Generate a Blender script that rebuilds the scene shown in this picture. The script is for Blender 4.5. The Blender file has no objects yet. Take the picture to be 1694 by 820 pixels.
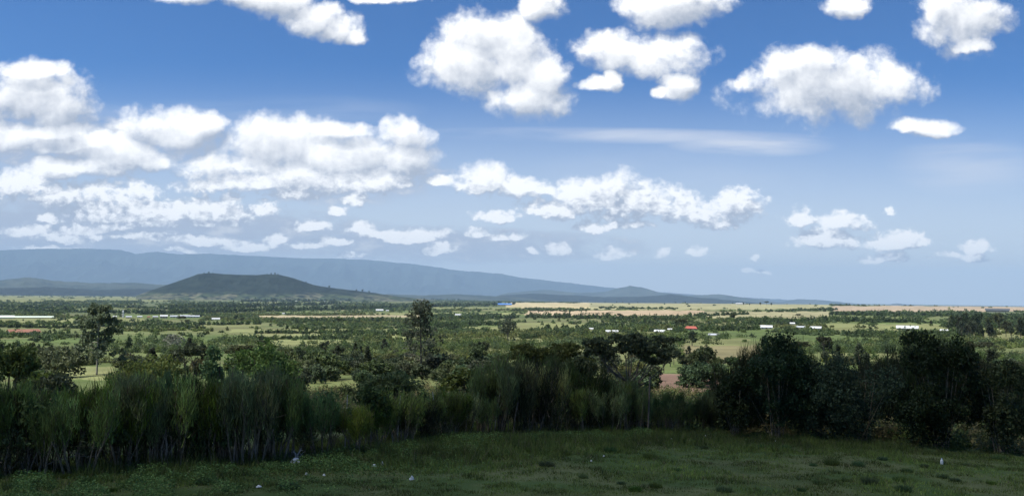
import bpy, math, random
import numpy as np
from mathutils import Vector, Matrix

rnd = random.Random(7)
R = np.random.RandomState(11)
S = bpy.context.scene
COL = S.collection

# ------------------------------------------------------------------ camera
F, CX, CY = 1467.0, 847.0, 410.0
PITCH = math.atan(80 / F); ROLL = 0.0118
_f = np.array((0, math.cos(PITCH), math.sin(PITCH)))
_r0 = np.array((1.0, 0, 0)); _u0 = np.array((0, -math.sin(PITCH), math.cos(PITCH)))
_r = _r0 * math.cos(ROLL) + _u0 * math.sin(ROLL)
_u = -_r0 * math.sin(ROLL) + _u0 * math.cos(ROLL)
cam = bpy.data.objects.new('camera', bpy.data.cameras.new('camera'))
COL.objects.link(cam); S.camera = cam
cam.matrix_world = Matrix(((_r[0], _u[0], -_f[0], 0), (_r[1], _u[1], -_f[1], 0), (_r[2], _u[2], -_f[2], 0), (0, 0, 0, 1)))
cam.data.sensor_width = 36; cam.data.lens = 36 * F / 1694
cam.data.clip_start = 0.1; cam.data.clip_end = 200000

def ray(px, py):
    d = _f + _r * ((px - CX) / F) + _u * ((CY - py) / F)
    return d / np.linalg.norm(d)
def gno(px, py):
    d = ray(px, py); return d[0] / d[1], d[2] / d[1]
def proj(P):
    P = np.asarray(P, float)
    c = P @ _f
    c = np.where(c < 1e-3, 1e-3, c)
    return CX + F * (P @ _r) / c, CY - F * (P @ _u) / c

# ------------------------------------------------------------------ exposure, render settings
S.view_settings.view_transform = 'Standard'; S.view_settings.look = 'None'
S.view_settings.exposure = 0.6; S.view_settings.gamma = 1
S.render.engine = 'CYCLES'
cy = S.cycles
cy.max_bounces = 5; cy.diffuse_bounces = 2; cy.glossy_bounces = 1; cy.transmission_bounces = 2
cy.transparent_max_bounces = 20; cy.volume_bounces = 0
cy.use_denoising = True
cy.caustics_reflective = False; cy.caustics_refractive = False

# ------------------------------------------------------------------ sun
SUN_EL, SUN_AZ = math.radians(62), math.radians(-112)      # azimuth clockwise from +Y
sdir = np.array((math.cos(SUN_EL) * math.sin(SUN_AZ), math.cos(SUN_EL) * math.cos(SUN_AZ), math.sin(SUN_EL)))
sun = bpy.data.objects.new('sun', bpy.data.lights.new('sun', 'SUN')); COL.objects.link(sun)
sun.data.energy = 4.8; sun.data.angle = math.radians(0.53); sun.data.color = (1, .965, .90)
sun.rotation_euler = Vector(sdir).to_track_quat('Z', 'Y').to_euler()

# ------------------------------------------------------------------ world: sky texture plus cumulus, laid out by direction
w = bpy.data.worlds.new('World'); S.world = w; w.use_nodes = True
nt = w.node_tree; nt.nodes.clear()
class NG:
    def __init__(s, nt): s.nt = nt
    def _in(s, n, i, v):
        if v is None: return
        if isinstance(v, bpy.types.NodeSocket): s.nt.links.new(v, n.inputs[i])
        else: n.inputs[i].default_value = v
    def m(s, op, a, b=None, c=None, clamp=False):
        n = s.nt.nodes.new('ShaderNodeMath'); n.operation = op; n.use_clamp = clamp
        for i, v in enumerate((a, b, c)): s._in(n, i, v)
        return n.outputs[0]
    def v(s, op, a, b=None, c=None):
        n = s.nt.nodes.new('ShaderNodeVectorMath'); n.operation = op
        for i, v in enumerate((a, b, c)): s._in(n, i, v)
        return n.outputs[0]
    def comb(s, x, y, z):
        n = s.nt.nodes.new('ShaderNodeCombineXYZ')
        for i, v in enumerate((x, y, z)): s._in(n, i, v)
        return n.outputs[0]
    def sep(s, a):
        n = s.nt.nodes.new('ShaderNodeSeparateXYZ'); s._in(n, 0, a); return n.outputs
    def noise(s, vec, scale, detail, rough=.5, dist=0, lac=2.0):
        n = s.nt.nodes.new('ShaderNodeTexNoise'); n.noise_dimensions = '3D'
        s._in(n, 'Vector', vec); n.inputs['Scale'].default_value = scale; n.inputs['Detail'].default_value = detail
        n.inputs['Roughness'].default_value = rough; n.inputs['Distortion'].default_value = dist; n.inputs['Lacunarity'].default_value = lac
        return n
    def smooth(s, x, a, b, lo=0.0, hi=1.0):
        n = s.nt.nodes.new('ShaderNodeMapRange'); n.interpolation_type = 'SMOOTHSTEP'
        for i, v in enumerate((x, a, b, lo, hi)): s._in(n, i, v)
        return n.outputs[0]
    def mix(s, f, a, b, blend='MIX'):
        n = s.nt.nodes.new('ShaderNodeMix'); n.data_type = 'RGBA'; n.blend_type = blend
        s._in(n, 0, f); s._in(n, 6, a); s._in(n, 7, b)
        return n.outputs[2]
g = NG(nt)
tc = nt.nodes.new('ShaderNodeTexCoord')
sx, sy, sz = g.sep(tc.outputs['Generated'])
ay = g.m('MAXIMUM', g.m('ABSOLUTE', sy), 0.05)
gx = g.m('DIVIDE', sx, ay); gz = g.m('DIVIDE', sz, ay)
P0 = g.comb(gx, gz, 0.0)
CLOUDS = [  # cx, cy, rx, r_top, r_bottom in the photograph's pixels, turned into directions below
 (330,-8,60,16,18),(440,-2,85,24,22),(515,25,48,30,26),(560,45,45,25,20),(592,58,24,14,14),(640,-8,55,12,10),
 (795,55,58,40,50),(775,110,65,50,45),(845,95,60,62,60),(872,165,58,35,30),(900,8,36,24,26),(890,130,45,40,40),
 (1015,82,60,32,30),(1100,92,66,34,30),(985,138,36,12,9),(1020,128,16,16,18),(1120,132,26,22,26),(1098,150,14,12,10),(1110,6,78,25,32),
 (1365,140,128,48,58),(1440,142,78,36,36),(1238,135,30,18,20),(1360,110,75,26,30),(1300,120,50,26,30),(1480,150,36,24,24),
 (1405,6,36,12,18),(1590,32,68,38,50),(1612,80,40,14,9),(1560,20,40,24,30),
 (1530,210,52,18,9),
 (40,150,85,50,50),(105,170,58,58,48),(45,115,78,22,20),(20,225,75,32,20),(95,222,60,20,14),
 (275,215,90,36,30),(335,210,48,26,28),(190,255,75,34,30),(120,280,85,20,16),(245,270,52,25,12),
 (465,245,105,50,42),(560,262,92,48,35),(380,278,78,26,18),(500,300,105,30,22),(665,228,42,32,30),(665,270,50,34,32),(620,305,62,24,16),(725,302,36,10,10),(490,326,55,14,8),
 (35,305,62,26,22),(105,325,60,25,14),(200,325,72,28,18),(300,352,95,26,16),(350,345,52,24,18),(225,358,125,26,14),
 (435,348,24,15,9),(85,360,18,10,7),(560,348,18,10,7),(590,328,20,14,12),(515,376,28,13,7),(606,376,28,12,7),
 (802,312,44,36,15),(855,318,62,20,11),(905,320,30,12,7),
 (990,340,70,34,20),(1002,325,42,37,30),(1060,345,105,32,20),(1140,355,92,24,14),(930,352,68,18,9),(1213,340,40,22,14),(1010,376,55,8,5),(1180,372,30,8,6),
 (822,360,36,11,6),(735,413,26,10,6),(832,390,28,10,5),(786,386,18,9,6),(920,412,20,14,8),(875,413,12,7,5),(1012,418,30,11,5),(1097,421,12,7,5),(1148,421,14,9,5),
 (1245,419,7,6,4),(1230,441,10,5,3),(1262,442,14,4,2),(1329,366,22,20,8),(1396,374,38,16,7),(1366,400,54,18,7),(1484,406,44,18,6),(1470,428,32,10,4),
 (1614,416,24,14,6),(1590,428,50,6,4),(1478,354,12,7,5),(690,392,55,12,7),(640,386,45,10,7),(455,392,20,11,7),(590,423,18,7,4),(520,410,26,9,5),
 (160,378,70,10,8),(60,382,60,9,7),(250,372,60,9,8),(120,392,60,8,6),(330,392,70,9,8),(230,396,50,8,6),(410,402,50,8,6),(90,408,55,7,5),(320,414,45,6,3),(550,400,40,7,5),
]
K = 1.0 / F
CLOUDS = [(a, b, c * (1.0 if a < 760 and b > 90 else 1.04), d * (1.02 if a < 760 and b > 90 else 1.12), e * (.92 if a < 760 and b > 90 else 1.05)) for a, b, c, d, e in CLOUDS] + [(150,240,95,22,16),(390,305,90,18,12),(230,345,130,18,12),(560,222,60,18,14)]
def field(P):
    x, y, _ = g.sep(P)
    XX = g.comb(x, x, x); YY = g.comb(y, y, y)
    acc = None
    L = CLOUDS + [(0, -4000, 1, 1, 1)] * (-len(CLOUDS) % 3)
    for i in range(0, len(L), 3):
        t = L[i:i + 3]
        gc = [gno(c[0], c[1]) for c in t]
        ix = [1 / (c[2] * K) for c in t]; it = [1 / (c[3] * K) for c in t]; ib = [1 / (c[4] * K) for c in t]
        dx = g.v('MULTIPLY_ADD', XX, tuple(ix), tuple(-gc[k][0] * ix[k] for k in range(3)))
        dt = g.v('MULTIPLY_ADD', YY, tuple(it), tuple(-gc[k][1] * it[k] for k in range(3)))
        db = g.v('MULTIPLY_ADD', YY, tuple(-b for b in ib), tuple(gc[k][1] * ib[k] for k in range(3)))
        dy = g.v('MAXIMUM', dt, db)
        s = g.v('MULTIPLY_ADD', dy, dy, g.v('MULTIPLY', dx, dx))
        acc = s if acc is None else g.v('MINIMUM', acc, s)
    a, b, c = g.sep(acc)
    return g.m('SUBTRACT', 1.0, g.m('MINIMUM', a, g.m('MINIMUM', b, c)))
def dens(P):
    wn = g.noise(P, 9.0, 3, .5)
    P1 = g.v('ADD', P, g.v('MULTIPLY', g.v('SUBTRACT', wn.outputs['Color'], (.5, .5, .5)), (.060, .034, 0)))
    wf = g.noise(P, 42.0, 4, .6)
    P1 = g.v('ADD', P1, g.v('MULTIPLY', g.v('SUBTRACT', wf.outputs['Color'], (.5, .5, .5)), (.022, .012, 0)))
    f = g.m('MAXIMUM', field(P1), -1.6)
    def vor(vec, sc, det, ro):
        n = nt.nodes.new('ShaderNodeTexVoronoi'); n.voronoi_dimensions = '2D'; n.feature = 'SMOOTH_F1'; n.inputs['Smoothness'].default_value = .35; n.normalize = True
        g._in(n, 'Vector', vec); n.inputs['Scale'].default_value = sc; n.inputs['Detail'].default_value = det; n.inputs['Roughness'].default_value = ro
        return n.outputs['Distance']
    wv = g.v('ADD', P, g.v('MULTIPLY', g.v('SUBTRACT', wf.outputs['Color'], (.5, .5, .5)), (.016, .016, 0)))
    near = g.smooth(g.sep(P)[1], .10, .17)
    vo = g.m('ADD', g.m('MULTIPLY', vor(wv, 22.0, 3.5, .62), near), g.m('MULTIPLY', vor(wv, 60.0, 2.5, .6), g.m('SUBTRACT', 1.0, near)))
    n1 = g.noise(P, 24.0, 9, .56, .3).outputs[0]
    n2 = g.noise(P, 120.0, 4, .55).outputs[0]
    n3 = g.m('MULTIPLY', g.m('MULTIPLY', g.m('SUBTRACT', g.noise(g.v('MULTIPLY', P, (1, 1.5, 1)), 85.0, 5, .62, .3).outputs[0], .5), g.m('SUBTRACT', 1.0, near)), 3.6)
    f = g.m('ADD', f, n3)
    n = g.m('ADD', g.m('MULTIPLY', g.m('SUBTRACT', n1, .5), 2.5), g.m('ADD', g.m('MULTIPLY', g.m('SUBTRACT', .36, vo), 2.6), g.m('MULTIPLY', g.m('SUBTRACT', n2, .5), .7)))
    return g.m('ADD', f, n), f
D0, F0 = dens(P0)
P2 = g.v('ADD', P0, (-0.007, 0.014, 0))
D1, F1 = dens(P2)
alpha = g.smooth(D0, -.62, .80)
lit = g.m('ADD', g.m('MULTIPLY', g.m('SUBTRACT', D0, D1), .34), .64)
thick = g.smooth(D0, .3, 2.2)
gn = g.noise(P0, 11.0, 5, .55, .4).outputs[0]
lit = g.m('ADD', lit, g.m('MULTIPLY', g.m('SUBTRACT', gn, .56), 1.5))
lit = g.m('ADD', lit, g.m('MULTIPLY', g.m('SUBTRACT', F0, F1), .42))
lit = g.m('SUBTRACT', lit, g.m('MULTIPLY', thick, .10), clamp=True)
sky = nt.nodes.new('ShaderNodeTexSky'); sky.sky_type = 'NISHITA'; sky.sun_disc = False
sky.sun_elevation = SUN_EL; sky.sun_rotation = SUN_AZ
sky.altitude = 1900; sky.air_density = 1.0; sky.dust_density = 1.6; sky.ozone_density = 1.6
# thin cirrus: long streaks
cn = g.noise(g.v('MULTIPLY', P0, (2.2, 20, 1)), 1.6, 7, .6, .6).outputs[0]
gxs, gzs = gx, gz
def blob(px, py, rx, ry):
    a, b = gno(px, py)
    dx = g.m('MULTIPLY', g.m('SUBTRACT', gx, a), 1 / (rx * K)); dy = g.m('MULTIPLY', g.m('SUBTRACT', gz, b), 1 / (ry * K))
    return g.m('SUBTRACT', 1.0, g.m('ADD', g.m('MULTIPLY', dx, dx), g.m('MULTIPLY', dy, dy)), clamp=True)
cir = g.m('MULTIPLY', blob(1010, 224, 380, 15), .75)
cir = g.m('MAXIMUM', cir, g.m('MULTIPLY', blob(1240, 240, 150, 22), .85))
cir = g.m('MAXIMUM', cir, g.m('MULTIPLY', blob(1600, 275, 140, 55), .5))
cir = g.m('MAXIMUM', cir, g.m('MULTIPLY', blob(1120, 285, 260, 50), .16))
cir = g.m('MAXIMUM', cir, g.m('MULTIPLY', blob(330, 185, 300, 22), .25))
cir = g.m('MAXIMUM', cir, g.m('MULTIPLY', blob(520, 180, 200, 26), .16))
cir = g.m('MULTIPLY', cir, g.smooth(cn, .25, .7))
# grey sheet of distant cloud bases over the mountains
bn = g.noise(g.v('MULTIPLY', P0, (1, 2.4, 1)), 26, 6, .62).outputs[0]
bank = g.m('MAXIMUM', blob(150, 385, 560, 62), g.m('MULTIPLY', blob(700, 405, 420, 36), .7))
bank = g.m('MAXIMUM', bank, g.m('MULTIPLY', blob(60, 240, 330, 60), .5))
bank = g.m('MAXIMUM', bank, g.m('MULTIPLY', blob(560, 290, 220, 60), .4))
bank = g.m('MULTIPLY', g.m('MULTIPLY', g.smooth(bank, 0, .22), .9), g.smooth(g.m('ADD', bank, g.m('MULTIPLY', g.m('SUBTRACT', bn, .5), 1.9)), -.15, .7))
SK = 5.6     # cloud radiance against the physically bright sky texture (the Background strength scales both)
def c3(r, g_, b): return (r * SK, g_ * SK, b * SK, 1)
skyc = g.mix(1.0, sky.outputs[0], (.21, .50, .82, 1), 'MULTIPLY')
skyc = g.mix(g.smooth(gz, .27, .0, 0.0, .97), skyc, c3(.98, 1.05, 1.10))
base = g.mix(cir, skyc, c3(.98, 1.02, 1.12))
base = g.mix(bank, base, g.mix(g.smooth(bn, .5, .7), c3(.58, .64, .78), c3(.95, .96, 1.0)))
cc = g.mix(lit, c3(.55, .61, .73), c3(1.55, 1.54, 1.52))
out = g.mix(alpha, base, cc)
bg = nt.nodes.new('ShaderNodeBackground'); nt.links.new(out, bg.inputs[0]); bg.inputs[1].default_value = 0.1
wo = nt.nodes.new('ShaderNodeOutputWorld'); nt.links.new(bg.outputs[0], wo.inputs[0])
w.cycles.sampling_method = 'MANUAL'; w.cycles.sample_map_resolution = 512

# ------------------------------------------------------------------ helpers
def _h(ix, iy, s):
    n = (ix.astype(np.int64) * 374761393 + iy.astype(np.int64) * 668265263 + s * 1442695041) & 0x7fffffff
    n = ((n ^ (n >> 13)) * 1274126177) & 0x7fffffff
    return ((n ^ (n >> 16)) & 0xffff) / 65535.0
def vn(x, y, s=0):
    x = np.asarray(x, float); y = np.asarray(y, float)
    ix = np.floor(x); iy = np.floor(y); fx = x - ix; fy = y - iy
    fx = fx * fx * (3 - 2 * fx); fy = fy * fy * (3 - 2 * fy)
    a = _h(ix, iy, s); b = _h(ix + 1, iy, s); c = _h(ix, iy + 1, s); d = _h(ix + 1, iy + 1, s)
    return (a * (1 - fx) + b * fx) * (1 - fy) + (c * (1 - fx) + d * fx) * fy
def fbm(x, y, s=0, o=4):
    t = 0; a = .5; k = 1
    for i in range(o):
        t = t + a * (vn(x * k + 17 * i, y * k - 9 * i, s + i) - .5); a *= .5; k *= 2.03
    return t * 2

LR = np.log(np.array([1, 5, 33, 60, 120, 250, 450, 850, 1500, 3000, 5500, 6500, 12000, 20000, 60000.]))
ZL = np.array([-2.55, -2.9, -5.4, -7.6, -11.4, -17.5, -24, -31, -40, -47, -52, -53, -57, -75, -120.])
ZR = np.array([-2.55, -2.9, -5.4, -7.6, -11.2, -15.5, -19.3, -23, -24.2, -25, -26, -34, -90, -120, -150.])
def terrain(x, y):
    x = np.asarray(x, float); y = np.asarray(y, float)
    r = np.hypot(x, y) + 1e-6; az = np.degrees(np.arctan2(x, y))
    t = np.clip((az + 14) / 34, 0, 1); t = t * t * (3 - 2 * t)
    l = np.log(np.maximum(r, 1))
    z = np.interp(l, LR, ZL) * (1 - t) + np.interp(l, LR, ZR) * t
    z = z + np.clip(r - 40, 0, 400) * .002 * fbm(x / 45, y / 45, 3) + np.clip(r - 400, 0, 3000) * .0012 * fbm(x / 380, y / 380, 5)
    z = z + .10 * fbm(x / 3.1, y / 3.1, 9, 3) * (r < 60)
    return z
def hit(px, py):
    d = ray(px, py)
    if d[2] >= -1e-4: return None
    t = np.exp(np.linspace(math.log(8), math.log(30000), 1600))
    P = d[None, :] * t[:, None]
    h = P[:, 2] - terrain(P[:, 0], P[:, 1])
    k = np.argmax(h < 0)
    if h[k] >= 0: return None
    a = h[k - 1] / (h[k - 1] - h[k] + 1e-9)
    p = P[k - 1] * (1 - a) + P[k] * a
    return np.array((p[0], p[1], float(terrain(p[0], p[1]))))
def dist(p): return math.hypot(p[0], p[1])

def mesh_np(name, V, faces_n, idx, col=None, smooth=False, matidx=None):
    """V (n,3); faces_n: verts per face (int); idx flat"""
    me = bpy.data.meshes.new(name)
    V = np.asarray(V, np.float32); idx = np.asarray(idx, np.int32).ravel(); nf = len(idx) // faces_n
    me.vertices.add(len(V)); me.vertices.foreach_set('co', V.ravel())
    me.loops.add(len(idx)); me.loops.foreach_set('vertex_index', idx)
    me.polygons.add(nf); me.polygons.foreach_set('loop_start', np.arange(nf, dtype=np.int32) * faces_n)
    if smooth: me.polygons.foreach_set('use_smooth', np.ones(nf, bool))
    me.update(calc_edges=True)
    if col is not None:
        a = me.attributes.new('Col', 'FLOAT_COLOR', 'POINT')
        c = np.ones((len(V), 4), np.float32); c[:, :3] = col; a.data.foreach_set('color', c.ravel())
    return me
class MB:
    def __init__(s): s.v = []; s.f = []
    def add(s, v, f):
        o = len(s.v); s.v += [tuple(map(float, p)) for p in v]; s.f += [tuple(i + o for i in q) for q in f]
    def tube(s, pts, rad, n=5):
        pts = [np.array(p, float) for p in pts]; vs = []; fs = []
        for i, p in enumerate(pts):
            t = pts[min(i + 1, len(pts) - 1)] - pts[max(i - 1, 0)]; t = t / (np.linalg.norm(t) + 1e-9)
            a = np.cross(t, (0.3, 1, .1)); a /= np.linalg.norm(a) + 1e-9; b = np.cross(t, a)
            for k in range(n):
                q = 2 * math.pi * k / n; vs.append(p + rad[i] * (math.cos(q) * a + math.sin(q) * b))
        for i in range(len(pts) - 1):
            for k in range(n):
                fs.append((i * n + k, i * n + (k + 1) % n, (i + 1) * n + (k + 1) % n, (i + 1) * n + k))
        fs.append(tuple(range(n))[::-1]); fs.append(tuple((len(pts) - 1) * n + k for k in range(n)))
        s.add(vs, fs)
    def box(s, x0, x1, y0, y1, z0, z1):
        s.add([(x0,y0,z0),(x1,y0,z0),(x1,y1,z0),(x0,y1,z0),(x0,y0,z1),(x1,y0,z1),(x1,y1,z1),(x0,y1,z1)],
              [(0,3,2,1),(4,5,6,7),(0,1,5,4),(1,2,6,5),(2,3,7,6),(3,0,4,7)])
    def mesh(s, name):
        me = bpy.data.meshes.new(name); me.from_pydata(s.v, [], s.f); me.update(); return me
def link(name, me, mat=None, parent=None):
    o = bpy.data.objects.new(name, me); COL.objects.link(o)
    if mat is not None and not me.materials: me.materials.append(mat)
    if parent is not None: o.parent = parent
    return o
def empty(name, loc, rz=0, sc=1.0):
    o = bpy.data.objects.new(name, None); COL.objects.link(o); o.location = loc; o.rotation_euler[2] = rz
    o.scale = (sc, sc, sc) if not isinstance(sc, tuple) else sc
    return o
def tag(o, label=None, cat=None, group=None, kind=None):
    if label: o['label'] = label
    if cat: o['category'] = cat
    if group: o['group'] = group
    if kind: o['kind'] = kind
    return o

# ------------------------------------------------------------------ materials
def mat_new(name):
    m = bpy.data.materials.new(name); m.use_nodes = True; m.node_tree.nodes.clear()
    return m, NG(m.node_tree)
def finish(m, q, col, rough=.8, transl=0.0, bump=None, spec=.2):
    p = m.node_tree.nodes.new('ShaderNodeBsdfPrincipled'); q._in(p, 'Base Color', col); q._in(p, 'Roughness', rough)
    p.inputs['Specular IOR Level'].default_value = spec
    if bump is not None:
        b = m.node_tree.nodes.new('ShaderNodeBump'); q._in(b, 'Height', bump[0]); b.inputs['Strength'].default_value = bump[1]; b.inputs['Distance'].default_value = bump[2]
        m.node_tree.links.new(b.outputs[0], p.inputs['Normal'])
    o = m.node_tree.nodes.new('ShaderNodeOutputMaterial'); sh = p.outputs[0]
    if transl:
        t = m.node_tree.nodes.new('ShaderNodeBsdfTranslucent'); q._in(t, 0, col)
        x = m.node_tree.nodes.new('ShaderNodeMixShader'); x.inputs[0].default_value = transl
        m.node_tree.links.new(sh, x.inputs[1]); m.node_tree.links.new(t.outputs[0], x.inputs[2]); sh = x.outputs[0]
    m.node_tree.links.new(sh, o.inputs[0]); return m
def foliage_mat(name, transl=.38, objrand=True):
    m, q = mat_new(name)
    a = m.node_tree.nodes.new('ShaderNodeAttribute'); a.attribute_name = 'Col'
    col = a.outputs['Color']
    if objrand:
        oi = m.node_tree.nodes.new('ShaderNodeObjectInfo')
        h = m.node_tree.nodes.new('ShaderNodeHueSaturation'); q._in(h, 'Color', col)
        q._in(h, 'Value', q.m('MULTIPLY_ADD', oi.outputs['Random'], .7, .65))
        q._in(h, 'Hue', q.m('MULTIPLY_ADD', q.m('FRACT', q.m('MULTIPLY', oi.outputs['Random'], 7.3)), .06, .47))
        q._in(h, 'Saturation', q.m('MULTIPLY_ADD', q.m('FRACT', q.m('MULTIPLY', oi.outputs['Random'], 13.7)), .4, .75))
        col = h.outputs[0]
    return finish(m, q, col, .65, transl, spec=.25)
M_LEAF = foliage_mat('leaves'); M_SCRUB = foliage_mat('scrub_leaves', .42, False); M_GRASS = foliage_mat('grass_blades', .3, False)
def bark_mat(name, c1, c2):
    m, q = mat_new(name)
    t = m.node_tree.nodes.new('ShaderNodeTexCoord')
    n = q.noise(q.v('MULTIPLY', t.outputs['Object'], (9, 9, 2)), 3, 5, .6).outputs[0]
    return finish(m, q, q.mix(q.smooth(n, .3, .7), (*c1, 1), (*c2, 1)), .9, bump=(n, .6, .02))
M_BARK = bark_mat('bark', (.07, .055, .04), (.17, .145, .115)); M_PALE = bark_mat('pale_bark', (.2, .18, .15), (.42, .39, .34))
def ground_mat():
    m, q = mat_new('ground_cover')
    a = m.node_tree.nodes.new('ShaderNodeAttribute'); a.attribute_name = 'Col'
    ge = m.node_tree.nodes.new('ShaderNodeNewGeometry'); P = ge.outputs['Position']
    n1 = q.noise(P, .9, 6, .65).outputs[0]; n2 = q.noise(P, .035, 5, .6).outputs[0]; n3 = q.noise(P, .004, 4, .6).outputs[0]
    v = q.m('ADD', q.m('MULTIPLY', q.m('SUBTRACT', n1, .5), .8), q.m('ADD', q.m('MULTIPLY', q.m('SUBTRACT', n2, .5), 1.3), q.m('MULTIPLY', q.m('SUBTRACT', n3, .5), 1.2)))
    v = q.m('MAXIMUM', q.m('ADD', 1.0, v), .25)
    col = q.mix(1.0, a.outputs['Color'], q.comb(v, v, v), 'MULTIPLY')
    dry = q.smooth(q.noise(P, .05, 5, .65).outputs[0], .48, .72)
    col = q.mix(q.m('MULTIPLY', dry, .35), col, (.17, .13, .07, 1))
    return finish(m, q, col, .95, bump=(n1, .5, .15), spec=.1)
M_GROUND = ground_mat()
def plain(name, c, rough=.6, var=.15, scale=2, metal=0):
    m, q = mat_new(name)
    t = m.node_tree.nodes.new('ShaderNodeTexCoord')
    n = q.noise(t.outputs['Object'], scale, 5, .6).outputs[0]
    k = q.m('MULTIPLY_ADD', q.m('SUBTRACT', n, .5), var * 2, 1.0)
    return finish(m, q, q.mix(1.0, (*c, 1), q.comb(k, k, k), 'MULTIPLY'), rough)

# ------------------------------------------------------------------ fields, in the photograph's pixels: x0, x1, y0, y1, colour, shrub density left
FIELDS = [
 (-60, 285, 486, 498.5, (0.163,0.174,0.069), 0.11), (-60, 235, 525.5, 534, (0.181,0.193,0.078), 0.11),
 (425, 625, 521.5, 527, (0.375,0.312,0.188), 0.00), (620, 700, 519, 524, (0.325,0.275,0.163), 0.05),
 (380, 700, 544, 549, (0.198,0.212,0.085), 0.11), (400, 665, 552.5, 558, (0.206,0.222,0.089), 0.11), (420, 590, 562, 571, (0.189,0.202,0.081), 0.11),
 (560, 700, 557, 561, (0.206,0.222,0.089), 0.11),
 (838, 976, 501, 510.5, (0.400,0.338,0.188), 0.00), (976, 1375, 499, 511.5, (0.275,0.263,0.138), 0.01), (1375, 1760, 506, 515, (0.338,0.263,0.175), 0.01),
 (870, 1165, 513, 521.5, (0.388,0.300,0.188), 0.00), (1165, 1372, 515, 526, (0.270,0.250,0.135), 0.00),
 (835, 978, 534, 548, (0.172,0.183,0.073), 0.11), (1128, 1262, 571, 602, (0.170,0.150,0.075), 0.03), (1060, 1240, 560, 572, (0.141,0.150,0.060), 0.30),
 (1365, 1565, 536, 552, (0.172,0.183,0.073), 0.11), (1560, 1760, 541, 549, (0.163,0.174,0.069), 0.15),
 (95, 190, 606, 628, (0.215,0.231,0.093), 0.11), (630, 860, 517, 521, (0.189,0.202,0.081), 0.20),
 (30, 100, 622, 640, (0.181,0.193,0.078), 0.11), (1380, 1500, 585, 597, (0.181,0.193,0.078), 0.11), (720, 840, 541, 545, (0.181,0.193,0.078), 0.11),
 (430, 660, 485, 490, (0.181,0.193,0.078), 0.11), (700, 860, 508, 511, (0.181,0.193,0.078), 0.20), (300, 430, 536, 541, (0.154,0.165,0.066), 0.20),
]
def field_id(X, Y, Z):
    px, py = proj(np.stack([X, Y, Z], -1)); r = np.hypot(X, Y)
    n1 = fbm(px / 26, py / 7, 21, 3) ; n2 = fbm(px / 19, py / 5, 31, 3)
    fid = np.full(X.shape, -1)
    ok = (Y > 45) & (r < 16000)
    for k, (a, b, c, d, _, _) in enumerate(FIELDS):
        am = min(3.0, (d - c) * .22)
        fid = np.where(ok & (px + 9 * n1 > a) & (px + 9 * n1 < b) & (py + am * n2 > c) & (py + am * n2 < d), k, fid)
    return fid, px, py

# ------------------------------------------------------------------ ground: one polar sheet to the horizon, cut along field edges
az = np.concatenate([np.arange(-180, -40, 5.0), np.arange(-40, 40.01, .1), np.arange(45, 180, 5.0)])
rr = np.concatenate([[.4, 2, 5, 8], np.exp(np.linspace(math.log(10), math.log(42000), 640))])
A, RR = np.meshgrid(np.radians(az), rr)
X = RR * np.sin(A); Y = RR * np.cos(A); Z = terrain(X, Y)
fid, PXv, PYv = field_id(X, Y, Z)
colv = np.zeros(X.shape + (3,))
n = fbm(X / 160, Y / 160, 41, 4)[..., None]; n2 = fbm(X / 900, Y / 900, 43, 4)[..., None]
green = np.array((.092, .128, .038)); oliv = np.array((.145, .148, .062)); dark = np.array((.08, .10, .05))
c = green + (oliv - green) * np.clip(.5 + 1.6 * n, 0, 1)
c = c + (dark - c) * np.clip(.35 + 1.4 * n2, 0, .8) * np.clip((RR[..., None] - 300) / 900, 0, 1)
lp = np.clip(.5 + 2.2 * fbm(X / 1.7, Y / 1.7, 47, 4)[..., None], 0, 1); c = np.where(RR[..., None] < 44, np.array((.060, .095, .026)) * (1 - lp) + np.array((.10, .115, .045)) * lp, c)
so = ((PXv > 1075) & (PXv < 1195) & (PYv > 618) & (PYv < 662) & (RR > 44))[..., None]
c = np.where(so, np.array((.17, .11, .08)), c)
for k, fd in enumerate(FIELDS):
    c = np.where((fid == k)[..., None], np.array(fd[4]), c)
colv[:] = c
nA, nR = len(az), len(rr)
i, j = np.meshgrid(np.arange(nR - 1), np.arange(nA), indexing='ij'); j2 = (j + 1) % nA
quads = np.stack([i * nA + j, i * nA + j2, (i + 1) * nA + j2, (i + 1) * nA + j], -1).reshape(-1, 4)[:, ::-1]
fq = fid[:-1, :].reshape(-1); rq = RR[:-1, :].reshape(-1)
VV = np.stack([X, Y, Z], -1).reshape(-1, 3); CC = colv.reshape(-1, 3)
def sub(name, mask):
    q = quads[mask]
    if not len(q): return
    u, inv = np.unique(q, return_inverse=True)
    o = link(name, mesh_np(name, VV[u], 4, inv, CC[u], smooth=True), M_GROUND); tag(o, kind='structure'); return o
lawnm = (rq < 43)
sub('lawn', lawnm & (fq < 0)); sub('ground', ~lawnm & (fq < 0))
for k in range(len(FIELDS)): sub('field', fq == k)

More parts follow.
